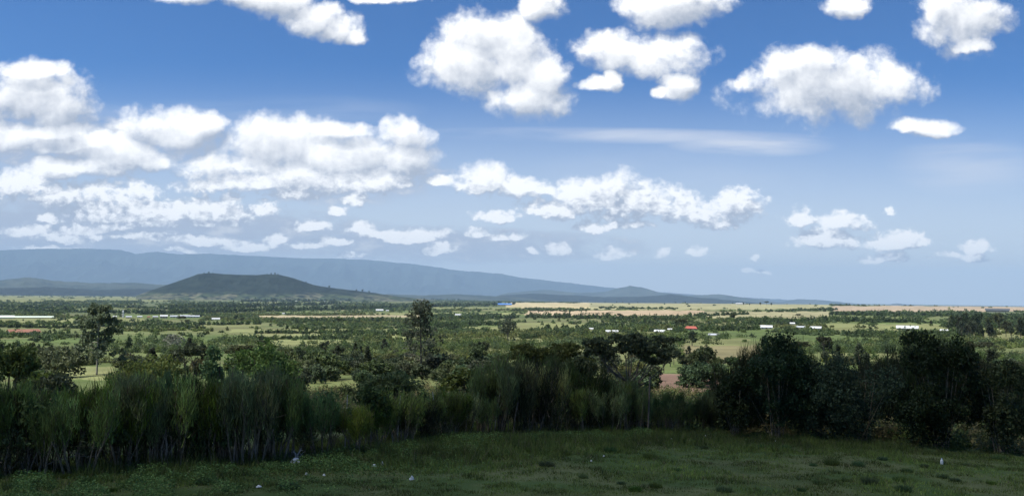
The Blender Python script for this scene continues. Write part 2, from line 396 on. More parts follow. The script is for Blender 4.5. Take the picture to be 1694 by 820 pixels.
# ------------------------------------------------------------------ hills and mountains: ridges with real depth
def ridge(name, pts, D0, half, zb, mat, amp=.10, nscale=6, seed=1, rows=46, peak=.0):
    xs = np.array([p[0] for p in pts], float); ys = np.array([p[1] for p in pts], float)
    px = np.linspace(xs[0], xs[-1], max(60, int((xs[-1] - xs[0]) / 1.6)))
    py = np.interp(px, xs, ys) + .7 * (fbm(px / 9, px * 0, seed, 3)) * (1 if D0 > 12000 else .6)
    d = np.array([ray(a, b) for a, b in zip(px, py)])
    dh = np.hypot(d[:, 0], d[:, 1]); ux, uy = d[:, 0] / dh, d[:, 1] / dh
    H = d[:, 2] / dh * D0
    s = np.linspace(-1, 1, rows)
    V = np.zeros((rows, len(px), 3))
    for a, t in enumerate(s):
        Dk = D0 + t * half
        prof = (1 - abs(t)) ** 1.15 if t < 0 else (1 - t) ** .9
        base = zb
        xk, yk = ux * Dk, uy * Dk
        ns = fbm(xk / (half / nscale) , yk / (half / nscale), seed + 5, 5)
        gul = (1 - np.abs(fbm(xk / (half / nscale * .7), yk / (half / nscale * 2.5), seed + 15, 4)) * 3)
        zz = base + (H - base) * np.clip(prof, 0, 1)
        zz = zz + (H - base) * amp * (ns + .5 * (gul - .7)) * min(1, (1 - abs(t)) * 2.5) * min(1, abs(t) * 5)
        V[a, :, 0], V[a, :, 1], V[a, :, 2] = xk, yk, zz
    m_, n_ = rows, len(px)
    i, j = np.meshgrid(np.arange(m_ - 1), np.arange(n_ - 1), indexing='ij')
    q = np.stack([i * n_ + j, i * n_ + j + 1, (i + 1) * n_ + j + 1, (i + 1) * n_ + j], -1).reshape(-1, 4)
    o = link(name, mesh_np(name, V.reshape(-1, 3), 4, q, smooth=True), mat); tag(o, kind='structure'); return V
def hill_mat(name, a, b, sc, lo=.35, hi=.65):
    m, q = mat_new(name)
    ge = m.node_tree.nodes.new('ShaderNodeNewGeometry')
    n = q.noise(ge.outputs['Position'], sc, 8, .65).outputs[0]
    return finish(m, q, q.mix(q.smooth(n, lo, hi), (*a, 1), (*b, 1)), .95, spec=.05)
M_HILL = hill_mat('shaded_wooded_hill', (.006, .012, .010), (.020, .028, .022), .006)  # woodland tone lowered, cloud shade is put into the colour
def hill_skirt():
    m, q = mat_new('shaded_hill_with_fields_at_foot')
    ge = m.node_tree.nodes.new('ShaderNodeNewGeometry'); P = ge.outputs['Position']
    n = q.noise(P, .010, 8, .68).outputs[0]; shaded_wood = q.mix(q.smooth(n, .38, .64), (.006, .013, .010, 1), (.020, .030, .022, 1))  # woodland colour darkened in place of a cloud shadow on the hill
    v = m.node_tree.nodes.new('ShaderNodeTexVoronoi'); q._in(v, 'Vector', q.v('MULTIPLY', P, (1, .45, 0))); v.inputs['Scale'].default_value = .009
    a = q.sep(v.outputs['Color'])[0]
    fieldc = q.mix(q.smooth(a, .3, .8), (.055, .075, .035, 1), (.12, .12, .072, 1))
    z = q.m('ADD', q.sep(P)[2], q.m('MULTIPLY', q.m('SUBTRACT', q.noise(P, .004, 5, .6).outputs[0], .5), 90))
    k = q.m('MULTIPLY', q.smooth(z, 12, -22), q.smooth(q.noise(P, .02, 5, .6).outputs[0], .40, .55))
    return finish(m, q, q.mix(k, shaded_wood, fieldc), .95, spec=.05)
M_HILLS = hill_skirt()
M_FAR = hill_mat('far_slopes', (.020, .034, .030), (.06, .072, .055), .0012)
M_MTN = hill_mat('shaded_mountain_forest', (.010, .022, .026), (.030, .045, .042), .0006)  # forest colour kept dark to hold the cloud shade over the range
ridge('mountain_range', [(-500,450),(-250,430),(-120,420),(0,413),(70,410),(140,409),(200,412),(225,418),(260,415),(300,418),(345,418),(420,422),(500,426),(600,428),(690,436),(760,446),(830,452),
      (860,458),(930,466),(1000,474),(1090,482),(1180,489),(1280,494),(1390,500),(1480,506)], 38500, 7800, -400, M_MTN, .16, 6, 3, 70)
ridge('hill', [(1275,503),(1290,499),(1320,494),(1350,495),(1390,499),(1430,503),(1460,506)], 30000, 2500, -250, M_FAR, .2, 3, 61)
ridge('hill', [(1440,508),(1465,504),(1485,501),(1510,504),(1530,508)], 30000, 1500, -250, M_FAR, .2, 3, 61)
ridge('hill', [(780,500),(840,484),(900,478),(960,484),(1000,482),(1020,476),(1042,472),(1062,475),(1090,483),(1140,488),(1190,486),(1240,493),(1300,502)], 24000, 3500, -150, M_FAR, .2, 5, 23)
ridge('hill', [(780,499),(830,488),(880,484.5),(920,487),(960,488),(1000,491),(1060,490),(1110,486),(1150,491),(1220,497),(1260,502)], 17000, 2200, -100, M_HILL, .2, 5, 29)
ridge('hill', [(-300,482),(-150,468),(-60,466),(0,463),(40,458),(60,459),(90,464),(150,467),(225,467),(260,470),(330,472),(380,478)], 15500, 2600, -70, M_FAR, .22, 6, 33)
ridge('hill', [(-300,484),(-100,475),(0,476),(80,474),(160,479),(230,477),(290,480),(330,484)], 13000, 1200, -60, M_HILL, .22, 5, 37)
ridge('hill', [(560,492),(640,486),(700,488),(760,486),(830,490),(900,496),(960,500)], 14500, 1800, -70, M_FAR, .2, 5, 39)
HILL = ridge('hill', [(225,489),(258,477),(272,472),(292,465),(312,458),(328,452),(345,450.5),(375,452),(400,453.5),(425,454),(440,452.5),(460,452.5),(478,457),(500,464),(518,470),
      (545,475),(580,479),(620,484),(660,490),(720,496)], 7700, 900, -56, M_HILLS, .10, 5, 45)

# ------------------------------------------------------------------ haze
hb = MB(); hb.box(-46000, 46000, -44000, 47000, -420, 1660)
hz = link('haze', hb.mesh('haze')); tag(hz, kind='stuff')
m = bpy.data.materials.new('haze'); m.use_nodes = True; m.node_tree.nodes.clear()
pv = m.node_tree.nodes.new('ShaderNodeVolumePrincipled'); pv.inputs['Color'].default_value = (.52, .74, .96, 1); pv.inputs['Density'].default_value = 3.3e-5
mo = m.node_tree.nodes.new('ShaderNodeOutputMaterial'); m.node_tree.links.new(pv.outputs[0], mo.inputs['Volume'])
m.cycles.homogeneous_volume = True
hz.data.materials.append(m)

# ------------------------------------------------------------------ the cumulus overhead that shades the lawn and the hedge
def overhead_cloud():
    import bmesh
    cen = np.array((0, -195.0, -6)) + sdir * (1980 / sdir[2])
    vs = []; fs = []
    bm = bmesh.new(); bmesh.ops.create_icosphere(bm, subdivisions=4, radius=1)
    bv = np.array([v.co[:] for v in bm.verts]); bf = np.array([[v.index for v in f.verts] for f in bm.faces]); bm.free()
    rs = np.random.RandomState(5)
    for k in range(34):
        a = rs.uniform(0, 6.28); q = rs.uniform(0, 1) ** .5
        c = np.array((430 * q * math.cos(a), 200 * q * math.sin(a), 20 + 110 * rs.rand() * (1 - q)))
        rad = np.array((95, 72, 80)) * rs.uniform(.75, 1.2)
        nn = fbm(bv[:, 0] * 3 + k * 9, bv[:, 1] * 3 + bv[:, 2] * 2.3, k, 4)[:, None]
        v = bv * (1 + .35 * nn) * rad + c
        v[:, 2] = np.where(v[:, 2] < -45, -45 + (v[:, 2] + 45) * .15, v[:, 2])
        fs.append(bf + sum(len(x) for x in vs)); vs.append(v)
    m_, q = mat_new('cloud_vapour'); finish(m_, q, (.9, .9, .92, 1), 1, .35, spec=0)
    T_ = m_.node_tree; o_ = next(n for n in T_.nodes if n.type == 'OUTPUT_MATERIAL'); tr = T_.nodes.new('ShaderNodeBsdfTransparent'); mx = T_.nodes.new('ShaderNodeMixShader')
    mx.inputs[0].default_value = .70; T_.links.new(o_.inputs[0].links[0].from_socket, mx.inputs[1]); T_.links.new(tr.outputs[0], mx.inputs[2]); T_.links.new(mx.outputs[0], o_.inputs[0])
    o = link('cloud', mesh_np('cloud', np.concatenate(vs), 3, np.concatenate(fs), smooth=True), m_); o.location = cen
    tag(o, 'big puffy white cumulus overhead that shades the lawn', 'cloud')
overhead_cloud()
# ------------------------------------------------------------------ foliage generators
def leaf_tris(C, size, rs, up=0.0, flat=1.0):
    """one triangle per centre C (n,3); size (n,)"""
    n = len(C)
    a = rs.normal(size=(n, 3)); a[:, 2] = a[:, 2] * flat + up; a /= np.linalg.norm(a, axis=1)[:, None] + 1e-9
    b = rs.normal(size=(n, 3)); b -= (b * a).sum(1)[:, None] * a; b /= np.linalg.norm(b, axis=1)[:, None] + 1e-9
    s = np.asarray(size)[:, None]
    V = np.stack([C - b * s * .42 - a * s * .35, C + b * s * .42 - a * s * .25, C + a * s * .8], 1)
    return V.reshape(-1, 3)
def blades(C, D, L, Wd, rs):
    """thin pointed blades from C along D (unit) with length L and width Wd"""
    n = len(C); b = rs.normal(size=(n, 3)); b -= (b * D).sum(1)[:, None] * D; b /= np.linalg.norm(b, axis=1)[:, None] + 1e-9
    w_ = np.asarray(Wd)[:, None] * .5
    return np.stack([C - b * w_, C + b * w_, C + D * np.asarray(L)[:, None]], 1).reshape(-1, 3)
def soup(name, V, col3=None, mat=None):
    me = mesh_np(name, V, 3, np.arange(len(V)), None if col3 is None else np.repeat(col3, 3, 0))
    if mat: me.materials.append(mat)
    return me
def tint(n, base, rs, var=.25, clump=None):
    k = 1 + var * rs.normal(size=(n, 1)) * .6
    c = np.array(base)[None, :] * np.clip(k, .4, 1.8)
    c = c + np.clip(rs.normal(size=(n, 1)), 0, 2) * np.array((.012, .010, .0))[None]
    if clump is not None: c = c * clump[:, None]
    return np.clip(c, .004, .6)

# --- brushy hedge bush: upright bare stems, dense sprays of thin green twigs above
def hedge_template(seed, H=2.6, dense=1.0, wid=1.0, col=(.040, .062, .018), low=False):
    if not low: col = tuple(np.array(col) * (1.35, 1.25, 1.1))
    rs = np.random.RandomState(seed); st = MB()
    tips = []
    for k in range(rs.randint(6, 11)):
        a = rs.uniform(0, 6.28); r0 = rs.uniform(.03, .34) * wid; b = np.array((r0 * math.cos(a), r0 * math.sin(a), -.15))
        lean = rs.uniform(.05, .22)
        m1 = b + np.array((math.cos(a) * lean + rs.normal() * .07, math.sin(a) * lean + rs.normal() * .07, H * rs.uniform(.18, .26) + .1))
        m2 = m1 + np.array((math.cos(a) * lean + rs.normal() * .10, math.sin(a) * lean + rs.normal() * .10, H * rs.uniform(.18, .28)))
        rad = rs.uniform(.014, .036)
        st.tube([b, (b + m1) / 2 + rs.normal(size=3) * .02, m1, m2], [rad * 1.15, rad, rad * .85, rad * .6], 5)
        for q in range(rs.randint(4, 8)):
            a2 = a + rs.normal() * 1.0
            s0 = m1 + (m2 - m1) * rs.uniform(.1, 1)
            e = s0 + np.array((math.cos(a2) * rs.uniform(.05, .34) * wid, math.sin(a2) * rs.uniform(.05, .34) * wid, H * rs.uniform(.22, .5)))
            e[2] = min(e[2], H * rs.uniform(.82, .97))
            mid = (s0 + e) / 2 + rs.normal(size=3) * .05
            st.tube([s0, mid, e], [rad * .55, rad * .4, .005], 4)
            tips.append((s0, mid, e))
    for q in range(rs.randint(3, 8)):       # broken and dead side twigs
        p = np.array((rs.normal() * .25, rs.normal() * .25, rs.uniform(.1, H * .45))); d = np.array((rs.normal(), rs.normal(), rs.normal() * .6)) * .35
        st.tube([p, p + d * .5 + (0, 0, .04), p + d], [.008, .006, .003], 3)
    Cs = []; Ds = []; 
    n = int((5200 if low else 3700) * dense)
    T = np.array(tips); k = rs.randint(0, len(T), n); u = rs.beta(*((1.0, 1.0) if low else (2.1, 1.1)), n)[:, None]
    P = np.where(u < .5, T[k, 0] + (T[k, 1] - T[k, 0]) * u * 2, T[k, 1] + (T[k, 2] - T[k, 1]) * (u - .5) * 2)
    out = T[k, 2] - T[k, 0]; out /= np.linalg.norm(out, axis=1)[:, None]
    P = P + rs.normal(size=(n, 3)) * np.array((.06, .06, .08)) * (1 + .3 * wid)
    if low: P[: n // 3, 2] *= rs.uniform(.1, .8, n // 3); P[: n // 3, :2] *= 1.5
    D = out * .8 + rs.normal(size=(n, 3)) * .42 + np.array((0, 0, .75)); D /= np.linalg.norm(D, axis=1)[:, None]
    V = blades(P, D, rs.uniform(.12, .36, n), rs.uniform(.010, .026, n), rs)
    cl = rs.uniform(.6, 1.6, len(T))[k]
    colr = tint(n, col, rs, .35, cl); dry = rs.rand(n) < .07; colr[dry] = np.array((.14, .11, .06))
    return st.mesh('stems'), soup('foliage', V, colr)
# --- leafy crown: clumps of small leaves on limbs
def crown(rs, lobes, n, size, col, hollow=.55, flat=1.0, var=.3):
    L = np.array([l[:6] for l in lobes], float); wt = (L[:, 3] * L[:, 4] * L[:, 5]) ** .67; k = rs.choice(len(L), n, p=wt / wt.sum())
    d = rs.normal(size=(n, 3)); d /= np.linalg.norm(d, axis=1)[:, None]
    # leaves gather in small clusters inside each lobe
    cl = rs.randint(0, 26, n); key = k * 26 + cl; cen = rs.normal(size=(len(L) * 26, 3)); cen /= np.linalg.norm(cen, axis=1)[:, None]
    rad = hollow + (1 - hollow) * rs.rand(len(L) * 26) ** .5
    base = cen[key] * rad[key][:, None]
    P = L[k, :3] + (base + d * rs.rand(n, 1) ** .5 * .36) * L[k, 3:6]
    tone = rs.uniform(.72, 1.35, len(L) * 26)[key]
    return leaf_tris(P, size * rs.uniform(.6, 1.3, n), rs, .15, flat), tint(n, col, rs, var, tone)
def tree_template(seed, H, cw, n=5000, leaf=.16, col=(.045, .065, .025), kind='round', trunk=.32, gap=.5, tr=.03):
    """kind: round | airy | flat | multi ; cw crown width"""
    rs = np.random.RandomState(seed); st = MB(); lobes = []
    tt = H * tr
    bend = rs.normal(size=2) * H * .03
    if kind == 'airy':
        pts = [np.array((0, 0, -.3)), np.array((bend[0] * .5, bend[1] * .5, H * .35)), np.array((bend[0], bend[1], H * .7)), np.array((bend[0] * 1.2, bend[1], H * .96))]
        st.tube(pts, [tt, tt * .75, tt * .45, tt * .12], 7)
        nq = 38
        for q in range(nq):
            u = .24 + .72 * (q + rs.uniform(-.4, .4)) / nq; z = H * u; a = q * 2.4 + rs.uniform(-.5, .5)
            w_ = cw * .5 * (1.0 if u < .42 else 1.0 - .78 * (u - .42) / .55) * rs.uniform(.35, 1.05)
            s0 = np.array((bend[0] * u, bend[1] * u, z - H * .05)); e = s0 + np.array((math.cos(a) * w_, math.sin(a) * w_, H * .08 * rs.uniform(.2, 1.3)))
            st.tube([s0, (s0 + e) / 2 - (0, 0, .015 * H), e], [tt * .26, tt * .16, tt * .05], 4)
            s_ = cw * rs.uniform(.07, .12); lobes.append((*e, s_, s_, s_ * rs.uniform(.6, 1.1)))
            if q % 2: lobes.append((*((s0 + e * 1.6) / 2.6), s_ * .7, s_ * .7, s_ * .6))
        for dx in (-.12, .13):
            e = np.array((dx * cw, 0, H * .94)); st.tube([np.array((0, 0, H * .6)), e], [tt * .4, tt * .1], 4)
            for q in range(3): lobes.append((e[0] + rs.normal() * .02 * cw, e[1], e[2] - q * .05 * H, cw * .055, cw * .055, H * .04))
    elif kind == 'flat':
        nb = 5; ztop = H * .93
        pts = [np.array((0, 0, -.3)), np.array((bend[0], bend[1], H * .25)), np.array((bend[0] * 1.5 - .02 * H, bend[1] * 1.5, H * .5))]
        st.tube(pts, [tt, tt * .85, tt * .7], 7)
        for q in range(13):
            a = q * 2.4 + rs.uniform(-.3, .3); w_ = cw * .5 * rs.uniform(.25, .95)
            s0 = pts[2] - np.array((0, 0, rs.uniform(0, .12) * H)); e = np.array((math.cos(a) * w_, math.sin(a) * w_, ztop - .10 * H * (w_ / (cw * .5)) ** 2 - rs.uniform(0, .14) * H)); mid = (s0 + e) / 2 + np.array((0, 0, -.05 * H))
            st.tube([s0, mid, e], [tt * .45, tt * .3, tt * .08], 4)
            s_ = cw * rs.uniform(.12, .19); lobes.append((*e, s_, s_, s_ * .24))
            lobes.append((*((mid + 2 * e) / 3 + np.array((rs.normal() * .06 * cw, rs.normal() * .06 * cw, 0))), s_ * .7, s_ * .7, s_ * .2))
    else:
        nst = 1 if kind == 'round' else rs.randint(3, 6)
        for q in range(nst):
            a = rs.uniform(0, 6.28); k = 0 if nst == 1 else .5
            st.tube([np.array((k * .12 * math.cos(a) * cw * .3, k * .12 * math.sin(a) * cw * .3, -.3)), np.array((k * math.cos(a) * cw * .14, k * math.sin(a) * cw * .14, H * trunk)), np.array((k * math.cos(a) * cw * .3 + bend[0], k * math.sin(a) * cw * .3 + bend[1], H * .72))],
                    [tt * (1 if nst == 1 else .6), tt * .7 * (1 if nst == 1 else .6), tt * .25], 6)
        zc = H * (trunk + 1) / 2; hz_ = H * (1 - trunk) / 2
        for q in range(15):
            d = rs.normal(size=3); d /= np.linalg.norm(d); rr_ = rs.uniform(.35, .8)
            e = np.array((d[0] * cw * .5 * rr_, d[1] * cw * .5 * rr_, zc + d[2] * hz_ * rr_))
            s0 = np.array((0, 0, H * trunk)) + rs.normal(size=3) * .03 * H; st.tube([s0, (s0 + e) / 2, e], [tt * .4, tt * .25, tt * .07], 4)
            s_ = rs.uniform(.11, .24) * cw; lobes.append((*e, s_, s_, min(s_, hz_ * .5) * rs.uniform(.7, 1)))
    V, C_ = crown(rs, lobes, n, leaf, col, gap)
    zmax = np.percentile(V[:, 2], 99.7); V[:, 2] = np.where(V[:, 2] > 0, V[:, 2] * (H / zmax), V[:, 2])
    V[:, 2] = np.maximum(V[:, 2], .0)
    return st.mesh('trunk'), soup('crown', V, C_)
def plant(name, tpl, loc, rz, sc, label, cat, group=None, parts=('trunk', 'crown'), mats=(None, None)):
    e = empty(name, loc, rz, sc)
    for pn, me, mt in zip(parts, tpl, mats): link(pn, me, mt, e)
    return tag(e, label, cat, group)

# ------------------------------------------------------------------ the hedge along the far edge of the lawn
base_pts = [(-60,790),(0,786),(100,783),(200,776),(300,769),(400,766),(500,756),(600,743),(700,728),(800,721),(900,716.5),(1000,715),(1100,713.5),(1200,714.5),(1400,716),(1694,717),(1780,718)]
top_pts = [(-60,590),(0,597),(45,612),(90,645),(140,634),(200,612),(240,596),(290,606),(340,592),(400,596),(440,608),(480,640),(530,636),(560,655),(620,652),(690,636),(740,640),(780,618),(820,588),(860,580),
           (900,586),(950,596),(1000,604),(1050,622),(1090,640),(1150,640),(1200,622),(1235,585),(1262,562),(1300,556),(1340,590),(1365,604),(1440,600),(1480,596),(1500,566),(1540,552),(1590,560),(1610,592),(1640,606),(1694,602),(1780,600)]
bx_, by_ = zip(*base_pts); tx_, ty_ = zip(*top_pts)
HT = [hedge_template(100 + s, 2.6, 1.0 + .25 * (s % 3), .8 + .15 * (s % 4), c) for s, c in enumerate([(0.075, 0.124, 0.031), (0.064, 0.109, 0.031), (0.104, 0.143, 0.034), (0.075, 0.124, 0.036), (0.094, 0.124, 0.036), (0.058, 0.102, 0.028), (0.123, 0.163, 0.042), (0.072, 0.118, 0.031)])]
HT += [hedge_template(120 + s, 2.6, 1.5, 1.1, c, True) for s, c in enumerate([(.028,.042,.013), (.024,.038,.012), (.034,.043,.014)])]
M_STEM = bark_mat('hedge_stem', (.06, .05, .034), (.22, .185, .125))
for a, b in HT: a.materials.append(M_STEM); b.materials.append(M_LEAF)
SECT = [(-1e9, 120, 'at the left end of the hedge, over the ragged weeds'), (120, 250, 'in the dense clump left of the pale straight post'), (250, 430, 'in the hedge stretch around the pale straight post'),
        (430, 560, 'in the gappy hedge stretch behind the torn white plastic bag'), (560, 760, 'in the low hedge stretch of close bare stems'), (760, 960, 'in the tall hedge stretch right of the airy valley tree'),
        (960, 1080, 'in the hedge stretch under the flat-topped acacia'), (1080, 1200, 'in the thin hedge stretch before the bare red soil'), (1200, 1360, 'in the dark dense hedge stretch below the long white roof'),
        (1360, 1480, 'in the low dark hedge stretch near the right'), (1480, 1640, 'in the tallest dark hedge stretch at the right'), (1640, 1e9, 'at the right end of the hedge')]
def sect(px):
    for a, b, t in SECT:
        if a <= px < b: return t
px = -60.0; hi = 0
while px < 1780:
    row = 0
    p0 = hit(px, float(np.interp(px, bx_, by_)))
    D = dist(p0); step = (.50 if px > 1200 else .62) * F / D
    if px < 1080 and R.rand() < .24: px += step * .85
    nrow = 3 if px > 1190 else (1 if (470 < px < 640 or 1085 < px < 1190) else 2)
    for k in range(nrow):
        qx = px + R.uniform(-.45, .45) * step; Dk = D + (.0 + 1.0 * k + R.uniform(-.3, .3)); d = ray(qx, 600.); dh = math.hypot(d[0], d[1])
        x, y = d[0] / dh * Dk, d[1] / dh * Dk; z = float(terrain(x, y))
        top = float(np.interp(qx, tx_, ty_)) + R.uniform(-12, 24) + (10 if k == 0 and R.rand() < .4 else 0)
        dd = ray(qx, top); zt = dd[2] / math.hypot(dd[0], dd[1]) * Dk
        h = max(1.0, zt - z); sc = h / 2.6
        if R.rand() < .12: sc *= .8
        wsc = min(1.25, max(.85, sc)) * R.uniform(.9, 1.15)
        lab = ('tall brushy' if h > 2.9 else 'brushy' if h > 2.2 else 'low brushy') + ' green bush ' + sect(qx)
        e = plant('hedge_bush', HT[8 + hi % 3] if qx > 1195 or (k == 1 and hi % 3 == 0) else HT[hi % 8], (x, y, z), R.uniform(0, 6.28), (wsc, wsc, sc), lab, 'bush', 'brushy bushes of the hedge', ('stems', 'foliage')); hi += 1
    px += step * (1.0 if not (470 < px < 640 or 1085 < px < 1190) else 1.05)
rs0 = np.random.RandomState(17)
LB = []
for s, c_ in enumerate([(.085,.120,.040), (.065,.105,.032), (.105,.125,.045)]):
    t = tree_template(360 + s, 1.9, 1.5, 1900, .10, c_, 'multi', .12, .35, .016); t[0].materials.append(M_STEM); t[1].materials.append(M_LEAF); LB.append(t)
for s, qx in enumerate(list(range(10, 1190, 62)) + [1230, 1330, 1460, 1520, 1680]):
    qx = qx + rs0.uniform(-22, 22); p = hit(qx, float(np.interp(qx, bx_, by_)) - 3); k_ = rs0.uniform(.55, 1.25)
    plant('leafy_bush', LB[s % 3], p, rs0.uniform(0, 6), k_, ('low' if k_ < .85 else 'tall') + ' leafy broad-leaved bush ' + sect(qx), 'bush', 'leafy bushes mixed into the hedge', ('stems', 'foliage'))
# thin bare saplings and stakes standing between the bushes
for s in range(46):
    qx = R.choice([R.uniform(560, 800), R.uniform(800, 1200), R.uniform(100, 500)]); p = hit(qx, float(np.interp(qx, bx_, by_)) - 1)
    m_ = MB(); h = R.uniform(1.1, 1.9); r = R.uniform(.015, .03); a = R.normal(size=2) * .12
    m_.tube([(0, 0, -.1), (a[0] * .4, a[1] * .4, h * .5), (a[0] + R.normal() * .05, a[1], h)], [r, r * .85, r * .5], 5)
    m_.tube([(a[0] * .4, a[1] * .4, h * .5), (a[0] - .18 * R.choice([-1, 1]), a[1], h * .8)], [r * .5, r * .25], 4)
    o = link('sapling', m_.mesh('sapling'), M_BARK if R.rand() < .5 else M_PALE); o.location = p; o.rotation_euler[2] = R.uniform(0, 6)
    tag(o, 'thin bare sapling stem ' + sect(qx), 'sapling', 'bare sapling stems along the hedge')
def pole(px_, pyb, pyt, r, mat, lab, cat, dx=0, name='post'):
    p = hit(px_, pyb); D = dist(p); d = ray(px_ + dx, pyt); h = d[2] / math.hypot(d[0], d[1]) * D - p[2]
    m_ = MB(); s_ = dx / F * D
    m_.tube([(0, 0, -.2), (s_ * .4, 0, h * .5), (s_, 0, h)], [r, r * .9, r * .75], 8)
    o = link(name, m_.mesh(name), mat); o.location = p; tag(o, lab, cat); return p, h
pole(253, 769, 700, .035, M_PALE, 'pale straight wooden post in the left part of the hedge', 'post')
pole(1072, 716, 622, .045, M_BARK, 'dark straight tree stem rising in the hedge under the acacia', 'trunk', 3, 'bare_trunk')
pole(848, 722, 665, .04, M_BARK, 'leaning dark bare trunk at the foot of the hedge, left of the acacia', 'trunk', 8, 'bare_trunk')
pole(592, 736, 706, .03, M_PALE, 'short pale stake at the foot of the low hedge stretch', 'stake', 0, 'stake')
def branchy(px_, pyb, size, seed, lab, mat=M_PALE, fallen=False, name='dead_branch'):
    rs = np.random.RandomState(seed); p = hit(px_, pyb); m_ = MB()
    if fallen:
        a = rs.uniform(-.4, .4); L_ = size
        A_ = np.array((-L_ / 2, 0, .06)); B_ = np.array((L_ / 2, a * .5, .06 + L_ * .35)); m_.tube([A_, (A_ + B_) / 2 + (0, 0, .06), B_], [.028, .02, .008], 5)
        for q in range(7):
            s0 = A_ + (B_ - A_) * rs.uniform(.25, .95); e = s0 + rs.normal(size=3) * (.22, .15, .14) * L_ * .9; e[2] = max(.02, e[2]); m_.tube([s0, (s0 + e) / 2 + rs.normal(size=3) * .03, e], [.011, .008, .003], 4)
    else:
        for q in range(5):
            a = rs.uniform(-1.2, 1.2); e = np.array((math.sin(a) * size * .45, rs.normal() * .1 * size, size * rs.uniform(.6, 1)))
            mid = e * .5 + rs.normal(size=3) * size * .06; m_.tube([(0, 0, -.1), mid, e], [.03, .02, .006], 5)
            for w_ in range(4):
                s0 = mid + (e - mid) * rs.uniform(.0, .9); e2 = s0 + rs.normal(size=3) * size * .13; m_.tube([s0, e2], [.009, .003], 3)
    o = link(name, m_.mesh(name), mat); o.location = p; tag(o, lab, 'branch')
branchy(270, 770, 1.5, 3, 'forked grey dead branches beside the pale straight post', M_PALE)
branchy(45, 785, 1.0, 4, 'curved dead branches at the left end of the hedge', M_BARK)
branchy(100, 778, 1.3, 5, 'fallen dead branch in the weeds under the left hedge', M_PALE, True)
branchy(355, 752, 1.4, 6, 'pale broken branch lying across hedge stems near the left', M_PALE, True)
branchy(150, 760, 1.0, 7, 'thin bent dead branch in the gap of the left hedge', M_PALE)
branchy(690, 726, 1.5, 8, 'low fallen branch along the foot of the middle hedge', M_BARK, True)
branchy(800, 716, 1.2, 9, 'tangle of dead twigs at the foot of the tall middle hedge', M_BARK)
branchy(1240, 712, 1.4, 10, 'grey dead branches at the foot of the dark right hedge', M_PALE)
branchy(1540, 712, 1.2, 12, 'pale dead twigs at the foot of the tallest dark hedge', M_BARK)

# ------------------------------------------------------------------ named trees and shrubs in the shade and beyond the hedge
def height_at(px_, pyb, pyt, D=None):
    p = hit(px_, pyb) if D is None else None
    if p is None:
        d = ray(px_, pyb); k = D / math.hypot(d[0], d[1]); p = np.array((d[0] * k, d[1] * k, 0)); p[2] = float(terrain(p[0], p[1]))
    D = dist(p); d = ray(px_, pyt); return p, D, d[2] / math.hypot(d[0], d[1]) * D - p[2]
def one_tree(px_, pyb, pyt, wpx, kind, col, leafpx, n, lab, seed, D=None, name='tree', trunk=.32, gap=.5, tr=.03, cat='tree', mat=M_LEAF, bark=M_BARK):
    p, D, h = height_at(px_, pyb, pyt, D); cw = wpx / F * D
    tp = tree_template(seed, h, cw, n, leafpx / F * D, col, kind, trunk, gap, tr)
    return plant(name, tp, p, 0, 1, lab, cat, None, ('trunk', 'crown') if name != 'shrub' else ('stems', 'foliage'), (bark, mat))
_ot = one_tree
def one_tree(px_, pyb, pyt, wpx, kind, col, *a, **k): return _ot(px_, pyb, pyt, wpx, kind, tuple(c * 1.6 for c in col), *a, **k)
G1 = (.050, .070, .030)
one_tree(160, 620, 503, 84, 'airy', (.055,.072,.038), 3.9, 4300, 'irregular dark tree with thin pale trunk at the left of the valley', 201, trunk=.2, gap=.3, tr=.014, bark=M_PALE)
one_tree(697, 624, 496, 90, 'airy', (.060,.078,.044), 3.4, 2900, 'tall airy tree with two feathery tops right of the lone hill', 202, gap=.4, tr=.014)
one_tree(1046, 690, 550, 150, 'flat', (.042,.052,.022), 4.4, 6500, 'dark flat-topped acacia rising behind the middle of the hedge', 203, D=44, name='acacia_tree', gap=.2, tr=.02)
one_tree(905, 680, 568, 130, 'flat', (.075,.078,.025), 4.4, 6000, 'olive flat-topped acacia left of the dark acacia', 204, D=50, name='acacia_tree', gap=.2, tr=.016)
one_tree(960, 700, 590, 90, 'multi', (.05,.062,.022), 4.4, 4000, 'olive shrub between the two flat-topped acacias', 214, D=46, name='shrub', trunk=.2, cat='shrub')
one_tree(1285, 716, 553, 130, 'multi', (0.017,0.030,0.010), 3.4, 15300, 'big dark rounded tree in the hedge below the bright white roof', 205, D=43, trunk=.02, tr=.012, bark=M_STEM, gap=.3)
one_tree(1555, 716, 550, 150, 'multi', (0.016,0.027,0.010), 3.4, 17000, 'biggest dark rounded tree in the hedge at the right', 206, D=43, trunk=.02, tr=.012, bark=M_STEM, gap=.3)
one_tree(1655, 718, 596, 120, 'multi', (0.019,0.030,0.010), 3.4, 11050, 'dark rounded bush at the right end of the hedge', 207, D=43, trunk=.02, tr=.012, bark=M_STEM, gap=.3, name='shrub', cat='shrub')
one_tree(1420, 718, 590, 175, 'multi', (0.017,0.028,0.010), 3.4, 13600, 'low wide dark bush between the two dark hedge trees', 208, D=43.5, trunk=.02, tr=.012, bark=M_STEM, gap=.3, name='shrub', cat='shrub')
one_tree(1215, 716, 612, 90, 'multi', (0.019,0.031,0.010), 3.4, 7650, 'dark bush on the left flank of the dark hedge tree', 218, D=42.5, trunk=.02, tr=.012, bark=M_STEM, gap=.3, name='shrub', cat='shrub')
one_tree(430, 640, 562, 115, 'multi', (.075,.100,.030), 4.4, 5500, 'fresh green leafy tree behind the left part of the hedge', 209, D=66, trunk=.12)
